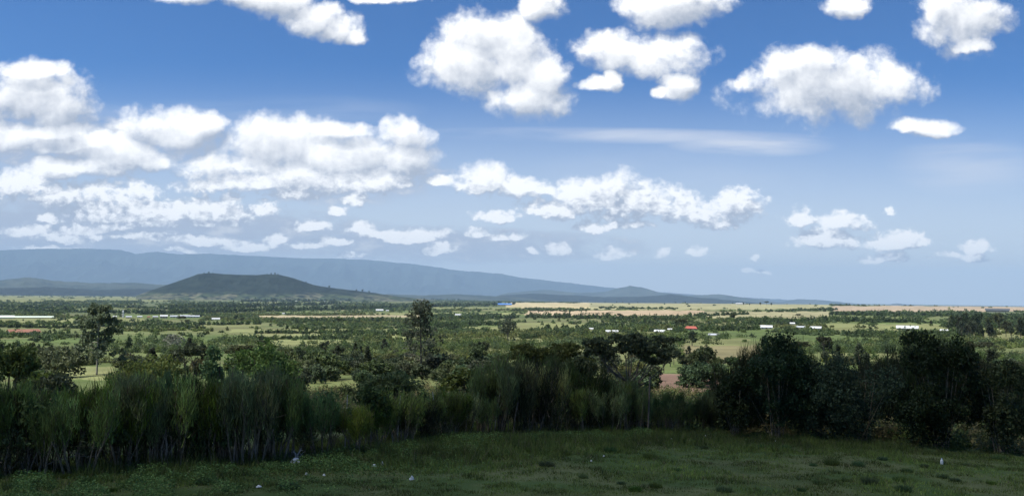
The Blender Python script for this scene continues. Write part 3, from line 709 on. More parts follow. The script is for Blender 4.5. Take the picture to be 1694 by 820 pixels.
one_tree(540, 628, 580, 80, 'round', (.036,.052,.022), 4.2, 3500, 'round dark shrub right of the fresh green leafy tree', 210, name='shrub', trunk=.05, cat='shrub')
one_tree(100, 624, 573, 100, 'multi', (.070,.080,.028), 4.2, 4000, 'wide olive bush left of the thin pale trunk', 211, name='shrub', trunk=.05, cat='shrub')
one_tree(14, 640, 570, 80, 'round', (.070,.095,.028), 4.2, 4000, 'bright green rounded bush at the left edge behind the hedge', 212, D=75, name='shrub', trunk=.08, cat='shrub')
one_tree(362, 640, 572, 60, 'round', (.065,.10,.022), 4.2, 3200, 'yellow-green rounded bush left of the fresh green tree', 213, D=75, name='shrub', trunk=.08, cat='shrub')
one_tree(250, 655, 588, 110, 'multi', (.085,.100,.032), 4.2, 4200, 'sunlit yellowish scrubby bush behind the left hedge', 215, D=58, name='shrub', trunk=.08, cat='shrub')
one_tree(650, 668, 612, 130, 'multi', (.050,.070,.026), 4.2, 4200, 'dark green spreading bush behind the low stretch of hedge', 216, D=56, name='shrub', trunk=.08, cat='shrub')
one_tree(1160, 640, 600, 110, 'multi', (.036,.052,.022), 4.0, 4200, 'low dark thicket on top of the bare red soil', 217, name='shrub', trunk=.04, cat='shrub')
one_tree(1145, 572, 546, 16, 'airy', (.03,.045,.022), 2.6, 500, 'small dark tree standing below the red roof', 219, trunk=.2)
one_tree(840, 563, 527, 34, 'round', (.04,.058,.028), 2.8, 900, 'lone dark tree right of the tall airy tree', 220, trunk=.3)
one_tree(286, 580, 552, 44, 'airy', (.20,.20,.15), 2.8, 500, 'pale half-bare shrub with whitish branches right of the pale trunk', 221, name='shrub', tr=.03, cat='shrub', bark=M_PALE)
branchy(290, 578, 3.2, 22, 'bleached dead branches under the pale half-bare shrub', M_PALE, True)

# ------------------------------------------------------------------ shrubs and trees of the slope and valley
SH = []
for s, (c_, kd) in enumerate([((.065,.092,.036),'multi'), ((.085,.112,.042),'round'), ((.115,.14,.042),'multi'), ((.058,.080,.038),'round'), ((.125,.128,.050),'multi'), ((.080,.112,.056),'round'), ((.048,.066,.030),'multi')]):
    t = tree_template(300 + s, 2.4, 3.3, 1500, .26, c_, kd, .04, .45, .02); t[0].materials.append(M_BARK); t[1].materials.append(M_LEAF); SH.append((t, ['dark green','mid green','yellow-green','deep green','olive','grey-green','very dark'][s]))
TR = []
for s, (c_, kd, cw_) in enumerate([((.040,.058,.026),'round',3.6), ((.050,.066,.034),'airy',3.0), ((.050,.060,.026),'flat',5.5), ((.060,.078,.034),'round',4.2), ((.034,.048,.024),'airy',2.6)]):
    t = tree_template(330 + s, 5.5, cw_, 1700, .32, c_, kd, .3, .45, .022); t[0].materials.append(M_BARK); t[1].materials.append(M_LEAF); TR.append((t, ['round dark','airy grey-green','flat-topped','round green','slim dark'][s]))
LAND = [(-1e9, 110, 'left of the thin pale trunk'), (110, 230, 'around the thin pale trunk'), (230, 380, 'below the lone hill'), (380, 520, 'near the fresh green leafy tree'), (520, 650, 'left of the tall airy tree'),
        (650, 760, 'around the tall airy tree'), (760, 900, 'below the blue roof'), (900, 1080, 'behind the flat-topped acacias'), (1080, 1240, 'below the red roof'), (1240, 1400, 'below the bright white roof'),
        (1400, 1600, 'below the long white house'), (1600, 1e9, 'toward the right edge')]
def land(px_):
    for a, b, t in LAND:
        if a <= px_ < b: return t
def in_field(x, y):
    z = terrain(x, y); f_, a, b = field_id(np.array(x), np.array(y), np.array(z)); return f_, a, b
HOUSES = [(357,529,13),(469,519.5,5),(628,514.5,13),(641,514.5,5),(758,522,11),(835,505,25),(978,545,8),(1013,550,22),(1091,550,19),(1108,545.5,8),(1143,545.5,24),(1180,555,18),(1268,543.5,20),(1311,536.5,8),(1325,542.5,15),(1349,544.5,19),
          (1562,548,12),(1501,546,34),(255,525.5,150),(52,526,64),(8,526.5,26),(1225,503,16),(40,550,26),(1650,516,34)]
def clear_of_houses(px_, py_):
    ok = np.ones(len(px_), bool)
    for a, b, w_ in HOUSES: ok &= ~((np.abs(px_ - a) < w_ / 2 + 2) & (py_ > b - .8) & (py_ < b + 4.5))
    return ok
def scatter(n, r0, r1, seed, power=1.0):
    rs = np.random.RandomState(seed); r = np.sqrt(rs.uniform(r0 ** 2, r1 ** 2, n)) if power == 1 else np.exp(rs.uniform(math.log(r0), math.log(r1), n))
    a = np.radians(rs.uniform(-33.5, 33.5, n)); x = r * np.sin(a); y = r * np.cos(a)
    f_, px_, py_ = in_field(x, y)
    keepf = np.array([q[5] for q in FIELDS] + [1.0])[f_]
    # patchy cover
    pat = fbm(x / (18 + r * .05), y / (18 + r * .05), 77, 3)
    keep = rs.rand(n) < keepf * np.clip(.62 + 2.9 * pat, .05, 1)
    keep &= clear_of_houses(px_, py_) | (r < 330)
    keep &= ~((np.abs(px_ - 697) < 48) & (r < 112)) & ~((np.abs(px_ - 160) < 46) & (r < 135))
    keep &= ~((px_ > 1080) & (px_ < 1190) & (py_ > 625) & (r < 120))
    return x[keep], y[keep], r[keep], px_[keep], py_[keep]
x, y, r, pxs, pys = scatter(2200, 52, 330, 5)
order = np.argsort(r)
hedge_top = np.interp(pxs, tx_, ty_)
cnt_s = cnt_t = 0; near_used = np.zeros(len(x), bool)
for k in order:
    if abs(pxs[k] - CX) > 880: continue
    tree = R.rand() < .13 and r[k] > 105
    h = R.uniform(3.0, 5.2) if tree else R.uniform(1.1, 3.0)
    topy = pys[k] - h / r[k] * F
    if topy > hedge_top[k] + 4 and not (470 < pxs[k] < 640 or 1085 < pxs[k] < 1190): 
        near_used[k] = True; continue      # nothing of it would show
    if tree and abs(pxs[k] - 697) < 60 : tree = False; h = 2
    if tree and cnt_t < 70:
        t, nm = TR[R.randint(5)]; sc = h / 5.5
        plant('tree', t, (x[k], y[k], float(terrain(x[k], y[k]))), R.uniform(0, 6.28), sc, f'{nm} tree on the bushy slope {land(pxs[k])}', 'tree', 'trees on the slope beyond the hedge'); cnt_t += 1; near_used[k] = True
    elif cnt_s < 275:
        t, nm = SH[R.randint(7)]; sc = h / 2.4; ws = sc * R.uniform(.9, 1.35)
        plant('shrub', t, (x[k], y[k], float(terrain(x[k], y[k]))), R.uniform(0, 6.28), (ws, ws, sc), f'{nm} shrub on the slope {land(pxs[k])}', 'shrub', 'shrubs on the slope beyond the hedge', ('stems', 'foliage')); cnt_s += 1; near_used[k] = True
rest = ~near_used
# everything past those, and all the far cover, is one mass of scrub
SV = []; SC = []
PAL = 1.22 * np.array((.97, 1.08, .82)) * np.array([(.070,.095,.038), (.090,.110,.045), (.110,.130,.046), (.058,.076,.038), (.125,.125,.055), (.090,.112,.062), (.045,.060,.032), (.17,.135,.075)])
def bush_mass(x, y, h, w_, ntri, leaf, seed, pal=None, zoff=0):
    rs = np.random.RandomState(seed); n = len(x)
    if n == 0: return
    z = terrain(x, y) + zoff
    idx = np.clip(((fbm(x / 170, y / 170, 88, 3) * 1.1 + .5) * 7 + rs.normal(size=n) * 1.4), 0, 6).astype(int)[np.newaxis][0] if pal is None else pal
    if pal is None: idx = np.array([6, 0, 5, 1, 3, 2, 4])[idx]
    base = PAL[idx] * rs.uniform(.75, 1.25, (n, 1))
    d = rs.normal(size=(n, ntri, 3)); d /= np.linalg.norm(d, axis=2, keepdims=True); d[..., 2] = np.abs(d[..., 2]) * 1.0
    lob = 1 + .35 * np.sin(np.arctan2(d[..., 1], d[..., 0]) * rs.randint(2, 4, (n, 1)) + rs.uniform(0, 6, (n, 1)))
    q = d * (rs.uniform(.55, 1, (n, ntri, 1))) * lob[..., None]
    P = np.stack([x, y, z], -1)[:, None, :] + q * np.stack([w_ * .5, w_ * .5, h * .92], -1)[:, None, :]
    P[..., 2] = np.maximum(P[..., 2], z[:, None] + .1)
    lf = (leaf[:, None] * rs.uniform(.7, 1.3, (n, ntri))).reshape(-1)
    V = leaf_tris(P.reshape(-1, 3), lf, rs, .2)
    c_ = np.repeat(base, ntri, 0) * rs.uniform(.75, 1.3, (n * ntri, 1))
    SV.append(V); SC.append(np.repeat(c_, 3, 0))
def mass_band(n, r0, r1, seed, hr, wr, ntri, leafk):
    x, y, r, px_, py_ = scatter(n, r0, r1, seed); rs = np.random.RandomState(seed + 1)
    h = rs.uniform(*hr, len(x)); w_ = rs.uniform(*wr, len(x)); bush_mass(x, y, h, w_, ntri, np.minimum(w_ * .55, leafk * r / F), seed + 2)
xr, yr, rr2 = x[rest], y[rest], r[rest]
rs = np.random.RandomState(68); q_ = rs.uniform(44.5, 95, 3600); a_ = np.radians(rs.uniform(-32, 32, 3600)); ln = rs.rand(3600) < .9
bush_mass(q_ * np.sin(a_), q_ * np.cos(a_), rs.uniform(.3, 1.25, 3600), rs.uniform(.6, 1.8, 3600), 130, np.full(3600, .15), 69, rs.choice([1, 2, 4, 7, 7], 3600))
bush_mass(xr, yr, R.uniform(1.2, 3.2, len(xr)), R.uniform(2.0, 4.2, len(xr)), 420, np.full(len(xr), .3), 60)
mass_band(7000, 330, 800, 61, (1.0, 3.6), (2, 6), 100, 2.2)
mass_band(13000, 800, 1900, 62, (1.2, 4.2), (3, 8), 40, 2.2)
mass_band(15000, 1900, 5300, 63, (2.5, 6), (6, 16), 18, 2.2)
mass_band(9000, 5300, 13000, 64, (4, 8), (14, 40), 12, 2.2)
def hedgerow(x0, y0, x1, y1, hm, seed, n=60, pal=(0, 3, 6), ntri=60, jit=1.2):
    rs = np.random.RandomState(seed); P = []
    for k in range(n):
        u = k / (n - 1); p = hit(x0 + (x1 - x0) * u + rs.normal() * 2, y0 + (y1 - y0) * u + rs.normal() * jit * .4)
        if p is not None: P.append(p)
    P = np.array(P); a_, b_ = proj(P); P = P[clear_of_houses(a_, b_)]; D = np.hypot(P[:, 0], P[:, 1]); h = hm * .72 * rs.uniform(.45, 1.2, len(P)); wd = np.maximum(h * .9, abs(x1 - x0) / n / F * D * 1.6)
    bush_mass(P[:, 0], P[:, 1], h, wd, ntri, np.minimum(wd * .5, 2.4 * D / F), seed + 1, rs.choice(pal, len(P)))
for hr_ in [(480,534,700,531,8,700,80), (230,520,560,512,18.0,701,140,(6,3,6)), (560,512,850,504,18.0,702,140,(6,3,6)), (280,511,560,503,21.0,703,140,(6,3,6)), (400,499,860,495,24.0,704,160,(6,3,6)), (0,514,260,518,9,705,90), (0,507,120,512,10,706,40), (60,502,280,511,9,707,70),
            (848,514,970,514,5,708,50), (870,525,1010,527,12,709,60), (1010,532,1140,528,9,710,60), (1120,548,1260,545,8,711,50), (1140,523,1240,520,7,712,40), (1240,537,1370,532,9,713,50), (1380,521,1694,524,8,714,110),
            (1370,531,1520,533,9,715,70), (1400,555,1600,556,7,716,80), (1560,541,1700,543,12,717,60), (1600,535,1700,530,14,718,50), (860,560,1000,556,5,719,60), (420,551,620,551,3.4,720,70), (400,561,640,560,3.6,721,70), (560,555,690,553,4,722,40),
            (500,580,700,571,5,723,60), (850,500,990,499.5,8,724,40), (990,509,1120,511,6,725,50), (0,541,150,543,5,726,50), (150,540,430,536,6,727,90), (700,541,850,536,7,728,60), (700,530,850,526,9,729,60), (1040,561,1130,568,3.5,730,40), (1270,516,1380,512,5,731,40), (1540,520,1640,519,8,732,40)]:
    hedgerow(*hr_)
o = link('scrub', soup('scrub', np.concatenate(SV), None), M_SCRUB)
a = o.data.attributes.new('Col', 'FLOAT_COLOR', 'POINT'); c_ = np.ones((len(o.data.vertices), 4), np.float32); c_[:, :3] = np.concatenate(SC); a.data.foreach_set('color', c_.ravel())
tag(o, kind='stuff')
# individual trees that stand out against the fields and skylines
def sky_trees(L, lab, grp, seed):
    rs = np.random.RandomState(seed)
    for (px_, pyb, hpx) in L:
        p = hit(px_, pyb)
        if p is None: continue
        D = dist(p); h = hpx / F * D; t, nm = TR[rs.choice([0, 2, 3])]
        plant('tree', t, p, rs.uniform(0, 6), h / 5.5 * 1.0, f'{lab} {land(px_)}' if 'LAND' not in lab else lab, 'tree', grp)
sky_trees([(x_, y_, h_) for x_, y_, h_ in [(962,500.5,4),(972,500.5,3.5),(985,500.5,2.5),(1001,501,2.5),(1020,501,3.2),(1030,501,2.6),(1055,501.5,2.4),(1118,502.5,3),(1134,502.5,3.5),(1085,511,3),(1143,513,3.5),(1160,512,3),
   (1302,504,2.4),(1340,504.5,2.6),(1430,506.5,3),(1585,509,2.6),(1356,514,5),(1366,514.5,4),(1230,505,5),(1240,505.5,4),(1258,506,6),(1268,505,7),(1276,506,5),(1212,503,3)]], 'tiny dark tree on the dry plateau', 'tiny trees on the plateau', 81)
sky_trees([(10,522,4),(92,527,5),(38,532,4),(108,531,4),(300,537,14),(310,538,9),(390,531,10),(400,534,8),(560,538,12),(1540,540,10),(1428,548,9),(1440,548,8),(1450,548,7),(905,546,10),(1320,528,9),(1212,531,14),(1025,528,10),(1120,545,16),(1130,546,18)], 'dark tree standing among the valley fields', 'trees among the valley fields', 82)
rs_ = np.random.RandomState(83)
EU = [(1572 + rs_.uniform(0, 130), 550 + rs_.uniform(-6, 14), rs_.uniform(14, 29)) for k in range(30)]
for (px_, pyb, hpx) in EU:
    p = hit(px_, pyb); D = dist(p); t, nm = TR[rs_.choice([1, 3, 0, 4])]
    plant('tree', t, p, rs_.uniform(0, 6), hpx / F * D / 5.5, 'grey-green tall tree in the grove at the right edge', 'tree', 'tall grove trees at the right edge')
# trees on the lone hill
hv = HILL[22].reshape(-1, 3)
for px_, hpx, wd in [(338,3.0,1),(345,4,1.2),(352,2.5,1),(442,2.5,1),(449,4,1.3),(455,4.5,1.4),(460,3,1),(432,2,1),(420,2,1),(507,3.5,1),(545,5,1),(590,4,1.3),(600,5,1.5),(610,4,1.4),(400,1.5,1),(380,1.5,1)]:
    ppx, ppy = proj(hv); k = int(np.argmin(np.abs(ppx - px_))); p = hv[k]; D = dist(p); h = hpx / F * D / 5.5
    plant('tree', TR[0][0], (p[0], p[1], p[2] - 8), px_, (h * wd, h * wd, h), 'small round tree on the crest of the lone hill', 'tree', 'crest trees on the lone hill')

# ------------------------------------------------------------------ lawn grass and weeds
def grass_band(n, r0, r1, seed, hmin, hmax, wd):
    rs = np.random.RandomState(seed); r = np.sqrt(rs.uniform(r0 ** 2, r1 ** 2, n)); a = np.radians(rs.uniform(-33, 33, n)); x = r * np.sin(a); y = r * np.cos(a)
    pxg, pyg = proj(np.stack([x, y, terrain(x, y)], -1)); hb_ = np.interp(pxg, bx_, by_)
    ok = pyg > hb_ - 22; x, y, r, pxg, pyg = x[ok], y[ok], r[ok], pxg[ok], pyg[ok]
    pat = fbm(x / 2.2, y / 2.2, 55, 4); rough = np.clip((np.interp(pxg, [0, 400, 800, 1100, 1694], [812, 800, 778, 748, 765]) - pyg) / 22 + .9 * pat, 0, 1)
    p2 = fbm(x / .45, y / .45, 58, 3); h = rs.uniform(hmin, hmax, len(x)) * (1 + 2.4 * rough + 1.2 * np.clip(pat, 0, 1)) * np.clip(1 + 2.2 * p2, .35, 2.6)
    D_ = rs.normal(size=(len(x), 3)) * (.42, .42, .1) + np.array((0, 0, 1)); D_ /= np.linalg.norm(D_, axis=1)[:, None]
    c_ = np.array((.15, .20, .040))[None] * (1 - .35 * rough[:, None]) * np.clip(1 + .9 * pat[:, None] - .9 * np.clip(p2, 0, 1)[:, None], .45, 1.5) * rs.uniform(.6, 1.35, (len(x), 1)); dry = rs.rand(len(x)) < .09 + .1 * np.clip(-pat, 0, 1)
    c_[dry] = np.array((.15, .13, .065)) * rs.uniform(.7, 1.1, (dry.sum(), 1))
    return blades(np.stack([x, y, terrain(x, y) - .01], -1), D_, h, rs.uniform(.6, 1.3, len(x)) * wd, rs), c_
gb = [grass_band(150000, 12, 24, 91, .03, .07, .016), grass_band(260000, 24, 44, 92, .035, .09, .022)]
o = link('grass', soup('grass', np.concatenate([q[0] for q in gb]), np.concatenate([q[1] for q in gb])), M_GRASS); tag(o, kind='stuff')
# broad-leaved weeds along the hedge foot
rs = np.random.RandomState(95); n = 85000
wx = rs.uniform(-60, 1780, n); wbase = np.interp(wx, bx_, by_); depth = np.interp(wx, [0, 300, 600, 900, 1100, 1694], [34, 36, 40, 26, 10, 8])
off = np.abs(rs.normal(size=n)) * .55 * depth - 6; wy = wbase + off
cl = fbm(wx / 34, wy / 9, 66, 4); k_ = cl > -.12; wx, wy, cl = wx[k_], wy[k_], cl[k_]
P = []; 
t = np.exp(np.linspace(math.log(10), math.log(60), 260))
dr = _f[None] + _r[None] * ((wx[:, None] - CX) / F) + _u[None] * ((CY - wy[:, None]) / F)
h_ = np.hypot(dr[:, 0], dr[:, 1]); sl = dr[:, 2] / h_
D_ = 2.5 / (-sl - .0865); D_ = np.clip(D_, 12, 46)
x = dr[:, 0] / h_ * D_; y = dr[:, 1] / h_ * D_
hh = np.clip(.10 + .55 * cl + .05, 0.05, .30) * rs.uniform(.1, 1, len(x))
C_ = np.stack([x, y, terrain(x, y) + hh], -1)
V = leaf_tris(C_, rs.uniform(.025, .058, len(x)), rs, 0, .5)
o = link('weeds', soup('weeds', V, tint(len(x), (.085, .145, .038), rs, .3, 1 + cl)), M_GRASS); tag(o, kind='stuff')
# coarse tussocks on the lawn
TU = []
for s in range(4):
    rs = np.random.RandomState(400 + s); n = 520; a = rs.uniform(0, 6.28, n); q = rs.rand(n) ** .6 * .15
    D_ = np.stack([np.cos(a) * q * 3.2, np.sin(a) * q * 3.2, np.ones(n)], -1) + rs.normal(size=(n, 3)) * .25; D_ /= np.linalg.norm(D_, axis=1)[:, None]
    me = soup('grass_tussock', blades(np.stack([np.cos(a) * q, np.sin(a) * q, np.full(n, -.02)], -1), D_, rs.uniform(.08, .22, n), np.full(n, .016), rs), tint(n, (.085, .135, .036), rs, .3)); me.materials.append(M_LEAF); TU.append(me)
TUS = [(185,812),(375,812),(338,800),(240,795),(480,808),(1028,800),(1050,812),(1075,758),(1165,742),(1240,745),(1300,742),(1326,812),(1355,800),(1400,795),(1440,800),(1460,760),(1490,795),(1495,812),(1500,780),(1538,748),(1560,790),(1580,795),(1610,748),(1640,800),(1655,760),(1680,745),
       (1262,742),(1345,770),(1375,768),(1420,770),(1120,778),(1085,806),(1198,812),(965,790),(905,770),(940,752),(880,748),(1010,748),(640,760),(700,750),(560,762),(760,745),(150,800),(60,800),(20,808),(110,790),(290,790),(820,755),(1600,770),(1530,772)]
for k, (a_, b_) in enumerate(TUS):
    p = hit(a_, b_); o = link('grass_tussock', TU[k % 4]); o.location = p; o.rotation_euler[2] = R.uniform(0, 6); s_ = R.uniform(.6, 1.4); o.scale = (s_, s_, s_ * R.uniform(.7, 1.1))
    half = 'right' if a_ > 1130 else 'middle' if a_ > 560 else 'left'
    tag(o, f'dark coarse grass tussock on the {half} third of the lawn', 'tussock', 'grass tussocks on the lawn')

# ------------------------------------------------------------------ litter on the lawn
M_WHITE = plain('white_plastic', (.56, .57, .55), .6, .25); M_PAPER = plain('pale_paper', (.62, .60, .55), .9, .12)
def scrap(px_, pyb, wpx, hpx, lab, cat, seed, mat=M_WHITE, name='plastic_scrap'):
    p = hit(px_, pyb); D = dist(p); rs = np.random.RandomState(seed); W_ = wpx / F * D; H_ = hpx / F * D
    n = 7; m_ = MB(); vs = []; fs = []
    for side in (0, 1):
        for i in range(n):
            for j in range(n):
                u = i / (n - 1) - .5; v = j / (n - 1) - .5
                e = 1 - .35 * (abs(u) * 2) ** 3
                z = H_ * (1 - (2 * u) ** 2) * (1 - (2 * v) ** 2) * .9 + H_ * .30 * rs.rand() + .004
                vs.append((u * W_ * (1 + .2 * rs.normal() * .5), v * W_ * .7 * e, z - side * .004))
    for i in range(n - 1):
        for j in range(n - 1):
            a = i * n + j; fs.append((a, a + n, a + n + 1, a + 1)); fs.append((a + n * n, a + 1 + n * n, a + n + 1 + n * n, a + n + n * n))
    for i in range(n - 1):
        for (a, b) in ((i * n, (i + 1) * n), ((i + 1) * n + n - 1, i * n + n - 1), (i + 1, i), ((n - 1) * n + i, (n - 1) * n + i + 1)): fs.append((a, b, b + n * n, a + n * n))
    m_.add(vs, fs); o = link(name, m_.mesh(name), mat); o.location = p + np.array((0, 0, .03)); o.rotation_euler[2] = rs.uniform(-.5, .5); tag(o, lab, cat); return p
bagp = scrap(489, 767, 17, 8, 'torn white plastic bag caught at the hedge foot by a twig', 'plastic bag', 1, name='plastic_bag')
branchy(492, 764, .5, 31, 'thin crooked twig sticking up beside the torn white bag', M_PALE)
scrap(619, 773, 9, 4, 'flat white plastic scrap on the lawn, left one of a close pair', 'litter', 2)
scrap(632, 771, 6, 6, 'small upright white scrap, right one of a close pair', 'litter', 3)
scrap(681, 795, 8, 6, 'rounded white plastic lump alone on the mown grass', 'litter', 4)
scrap(428, 807, 8, 3, 'flat white scrap near the lower left of the lawn', 'litter', 5)
scrap(507, 787, 4, 4, 'small pale scrap on the lawn below the torn bag', 'litter', 6, M_PAPER)
scrap(536, 788, 4, 3, 'dull paper scrap right of the small pale scrap', 'litter', 7, M_PAPER)
scrap(1168, 723, 7, 2.5, 'flat white scrap at the foot of the thin hedge stretch', 'litter', 8)
scrap(1205, 726, 2.5, 2, 'tiny white speck of litter right of the flat hedge-foot scrap', 'litter', 9)
scrap(999, 756, 3, 2, 'tiny white speck of litter on the middle of the lawn', 'litter', 10)
scrap(978, 764, 3, 2, 'tiny pale speck of litter left of the middle speck', 'litter', 11)
scrap(1111, 728, 3, 3, 'tiny pale scrap below the dark straight stem', 'litter', 13, M_PAPER)
scrap(1283, 731, 3, 2, 'tiny white speck of litter below the dark hedge tree', 'litter', 14)
# white bottle standing in the grass at the right
p = hit(1558, 768); D = dist(p); h = 9.5 / F * D
e = empty('bottle', p + np.array((0, 0, .01))); tag(e, 'small white plastic bottle standing in the rough grass at right', 'bottle')
m_ = MB(); r = h * .22; m_.tube([(0,0,0),(0,0,h*.06),(0,0,h*.55),(0,0,h*.7),(0,0,h*.8)], [r*.8, r, r, r*.7, r*.35], 12); link('body', m_.mesh('body'), M_WHITE, e)
m_ = MB(); m_.tube([(0,0,h*.8),(0,0,h*.95)], [r*.42, r*.42], 10); link('cap', m_.mesh('cap'), plain('cap_blue', (.5,.55,.6)), e)

# ------------------------------------------------------------------ houses and sheds in the valley
MW = [plain('white_wall', (.68,.66,.60)), plain('cream_wall', (.55,.48,.38)), plain('stone_wall', (.34,.31,.27)), plain('pink_wall', (.5,.33,.28))]
MR = {'white': plain('white_sheet_roof', (.50,.51,.50), .5, .3), 'grey': plain('grey_sheet_roof', (.42,.44,.46), .4), 'red': plain('red_roof', (.36,.10,.075), .7, .3), 'blue': plain('blue_sheet_roof', (.06,.18,.48), .5, .3),
      'green': plain('pale_film_roof', (.62,.68,.56), .4), 'rust': plain('rusty_roof', (.27,.13,.085), .8, .35), 'dark': plain('dark_net_roof', (.07,.08,.09), .8)}
M_WIN = plain('dark_opening', (.03,.035,.04), .3); M_DOOR = plain('wooden_door', (.16,.10,.06), .7)
def house(px_, pyb, wpx, hpx, roof, lab, cat='house', wall=0, yaw=0.0, name='house', roofshare=.5, nwin=3, depthk=.55, group=None, hip=False):
    p = hit(px_, pyb)
    if p is None: return
    D = dist(p); W_ = wpx * .88 / F * D; H_ = hpx * .86 / F * D; dp = max(3.5, W_ * depthk if W_ < 30 else 9); hw = H_ * (1 - roofshare); a0 = -math.atan2(p[0], p[1])
    e = empty(name, p, a0 + yaw); tag(e, lab, cat, group)
    m_ = MB(); m_.box(-W_ / 2, W_ / 2, 0, dp, -1.2, hw); 
    m_.add([(-W_/2, 0, hw), (-W_/2, dp, hw), (-W_/2, dp/2, H_ * .96)], [(0, 2, 1)]); m_.add([(W_/2, 0, hw), (W_/2, dp, hw), (W_/2, dp/2, H_ * .96)], [(0, 1, 2)])
    link('wall', m_.mesh('wall'), MW[wall], e)
    m_ = MB(); ov = W_ * .03 + .15; tk = .12; x0 = -W_ / 2 - ov; x1 = W_ / 2 + ov; rid = (W_ * .18 if hip else 0)
    zb = hw - .05
    m_.add([(x0, -ov, zb), (x1, -ov, zb), (x1, dp + ov, zb), (x0, dp + ov, zb), (x0 + rid, dp / 2, H_), (x1 - rid, dp / 2, H_),
            (x0, -ov, zb - tk), (x1, -ov, zb - tk), (x1, dp + ov, zb - tk), (x0, dp + ov, zb - tk), (x0 + rid, dp / 2, H_ - tk - .05), (x1 - rid, dp / 2, H_ - tk - .05)],
           [(0, 1, 5, 4), (2, 3, 4, 5), (7, 6, 10, 11), (9, 8, 11, 10), (0, 6, 7, 1), (2, 8, 9, 3), (0, 4, 10, 6), (3, 9, 10, 4), (1, 7, 11, 5), (2, 5, 11, 8)])
    link('roof', m_.mesh('roof'), MR[roof], e)
    if nwin and hw > .8:
        for k in range(nwin):
            xw = -W_ / 2 + W_ * (k + .5) / nwin; ww = min(1.2, W_ / nwin * .4)
            m_ = MB()
            if k == nwin // 2: m_.box(xw - ww * .5, xw + ww * .5, -.06, -.003, 0, hw * .78); link('door', m_.mesh('door'), M_DOOR, e)
            else: m_.box(xw - ww * .5, xw + ww * .5, -.06, -.003, hw * .38, hw * .76); link('window', m_.mesh('window'), M_WIN, e)
    return e
house(42, 552, 44, 7.5, 'rust', 'long low rust-red roofed house among bushes at the left', yaw=.25, roofshare=.6)
house(52, 526, 62, 3.6, 'green', 'long pale greenhouse on the green field at the left', 'greenhouse', 0, 0, 'greenhouse', .6, 0)
house(8, 526.5, 26, 5, 'green', 'short pale greenhouse cut by the left edge', 'greenhouse', 0, 0, 'greenhouse', .6, 0)
for (a, b, wp, hp, rf, wl, lb) in [(190,525,6,3,'white',0,'tiny white house at the left end of the valley town'), (231,525,8,3,'white',0,'pale house right of the town tower'), (246,525.5,5,3,'rust',3,'tiny rust-roofed house in the valley town'),
        (257,525.5,8,3.4,'grey',3,'pinkish house in the middle of the valley town'), (271,526,12,6,'white',2,'two-storey building with pale roof in the valley town'), (288,525,13,4,'blue' if 0 else 'grey',0,'bluish grey building right of the two-storey building'),
        (213,526,9,4,'grey',1,'squat building at the foot of the town tower'), (322,525,16,4,'grey',0,'grey shed at the right end of the valley town'), (306,525,16,4.5,'grey',0,'long grey shed before the right end of town')]:
    house(a, b, wp, hp, rf, lb, 'building', wl, 0, 'house', .45, 3)
p = hit(203, 525); D = dist(p); h = 12 / F * D; wv = 2.2 / F * D
e = empty('tower', p, .1); tag(e, 'slim white tower rising above the valley town', 'tower')
m_ = MB(); m_.box(-wv/2, wv/2, 0, wv, -1, h * .72); link('wall', m_.mesh('wall'), MW[0], e)
m_ = MB(); m_.add([(-wv*.6, -wv*.1, h*.72), (wv*.6, -wv*.1, h*.72), (wv*.6, wv*1.1, h*.72), (-wv*.6, wv*1.1, h*.72), (0, wv/2, h)], [(0,1,4),(1,2,4),(2,3,4),(3,0,4),(3,2,1,0)]); link('roof', m_.mesh('roof'), MR['white'], e)
for q in (.25, .5): m_ = MB(); m_.box(-wv*.18, wv*.18, -.08, -.003, h*q, h*(q+.1)); link('window', m_.mesh('window'), M_WIN, e)
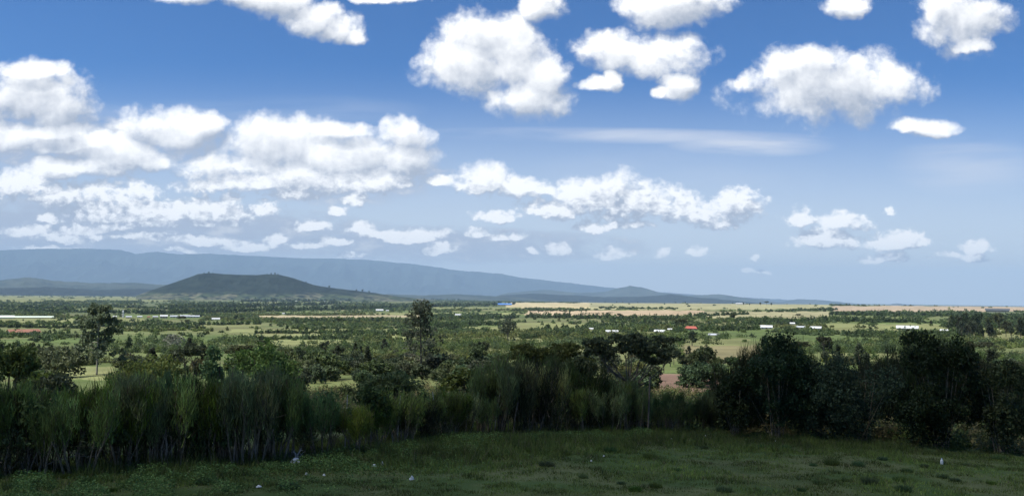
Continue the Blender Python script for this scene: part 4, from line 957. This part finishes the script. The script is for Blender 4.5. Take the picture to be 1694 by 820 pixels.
for (a, b, wp, hp, rf, wl, lb) in [(357,529,13,4,'white',0,'bright white roofed house right of the valley town'), (469,519.5,4,2.5,'white',0,'tiny white house alone on the green field below the hill'), (628,514.5,13,4,'white',0,'white roofed shed left of the airy tree top'),
        (641,514.5,5,2.5,'white',0,'tiny white hut beside the white roofed shed'), (758,522,11,3.5,'white',0,'pale roofed shed right of the airy tree top'), (835,505,25,4.2,'blue',0,'bright blue roofed warehouse at the edge of the plateau'),
        (978,545,7,3.5,'white',1,'tiny white roofed hut on the right side of the green field'), (1013,550,22,5,'white',1,'white roofed house left of the acacia top'), (1091,550,19,5.5,'white',1,'white roofed house just right of the acacia top'),
        (1108,545.5,8,3,'white',1,'small white roof left of the red roof'), (1143,545.5,22,7,'red',1,'red roofed house among dark trees'), (1180,555,18,4,'grey',1,'long pale grey roof right of the red roof'),
        (1268,543.5,20,6.5,'white',0,'bright white long house in the middle of the farms'), (1311,536.5,8,4,'white',2,'small white shed above the pair of farm roofs'), (1325,542.5,15,4,'grey',2,'pale grey farm roof left of the wide white roof'),
        (1349,544.5,19,5.5,'white',1,'wide white farm roof left of the open green field'), (1562,548,12,4,'white',1,'small pale roof right of the long white house'), (1385,519.5,7,2.5,'white',0,'tiny white hut on the dry plateau edge'),
        (1225,503,16,2.4,'white',0,'pale shed on the plateau skyline beside dark trees')]:
    house(a, b, wp, hp, rf, lb, 'house' if rf != 'blue' else 'warehouse', wl, R.uniform(-.25, .25), 'house' if rf != 'blue' else 'warehouse', .58, 3, hip=(rf == 'red'))
house(1501, 546, 33, 8, 'white', 'long white roofed house on the open green field', 'house', 2, 0, 'house', .55, 9)
house(1650, 516, 34, 6, 'dark', 'dark net-roofed shed on the plateau at the right', 'shed', 2, 0, 'shed', .5, 0)
# the town scattered below the lone hill: small houses, far off
rs = np.random.RandomState(501); k = 0
while k < 74:
    a = rs.choice([rs.uniform(430, 660), rs.uniform(470, 560), rs.uniform(160, 330), rs.uniform(560, 820)]); b = rs.uniform(492, 499) if a > 340 else rs.uniform(487, 489.5)
    if hit(a, b) is None: k += 1; continue
    wp = rs.uniform(1.6, 4.5)
    zone = 'right below the lone hill' if a < 560 and a > 340 else 'left of the lone hill' if a <= 340 else 'on the plain right of the lone hill'
    house(a, b, wp, rs.uniform(.9, 1.8), rs.choice(['white', 'white', 'grey', 'grey', 'rust']), f'tiny far town house {zone}', 'house', rs.randint(3), rs.uniform(-.5, .5), 'house', .5, 0, group='houses of the far town')
    k += 1
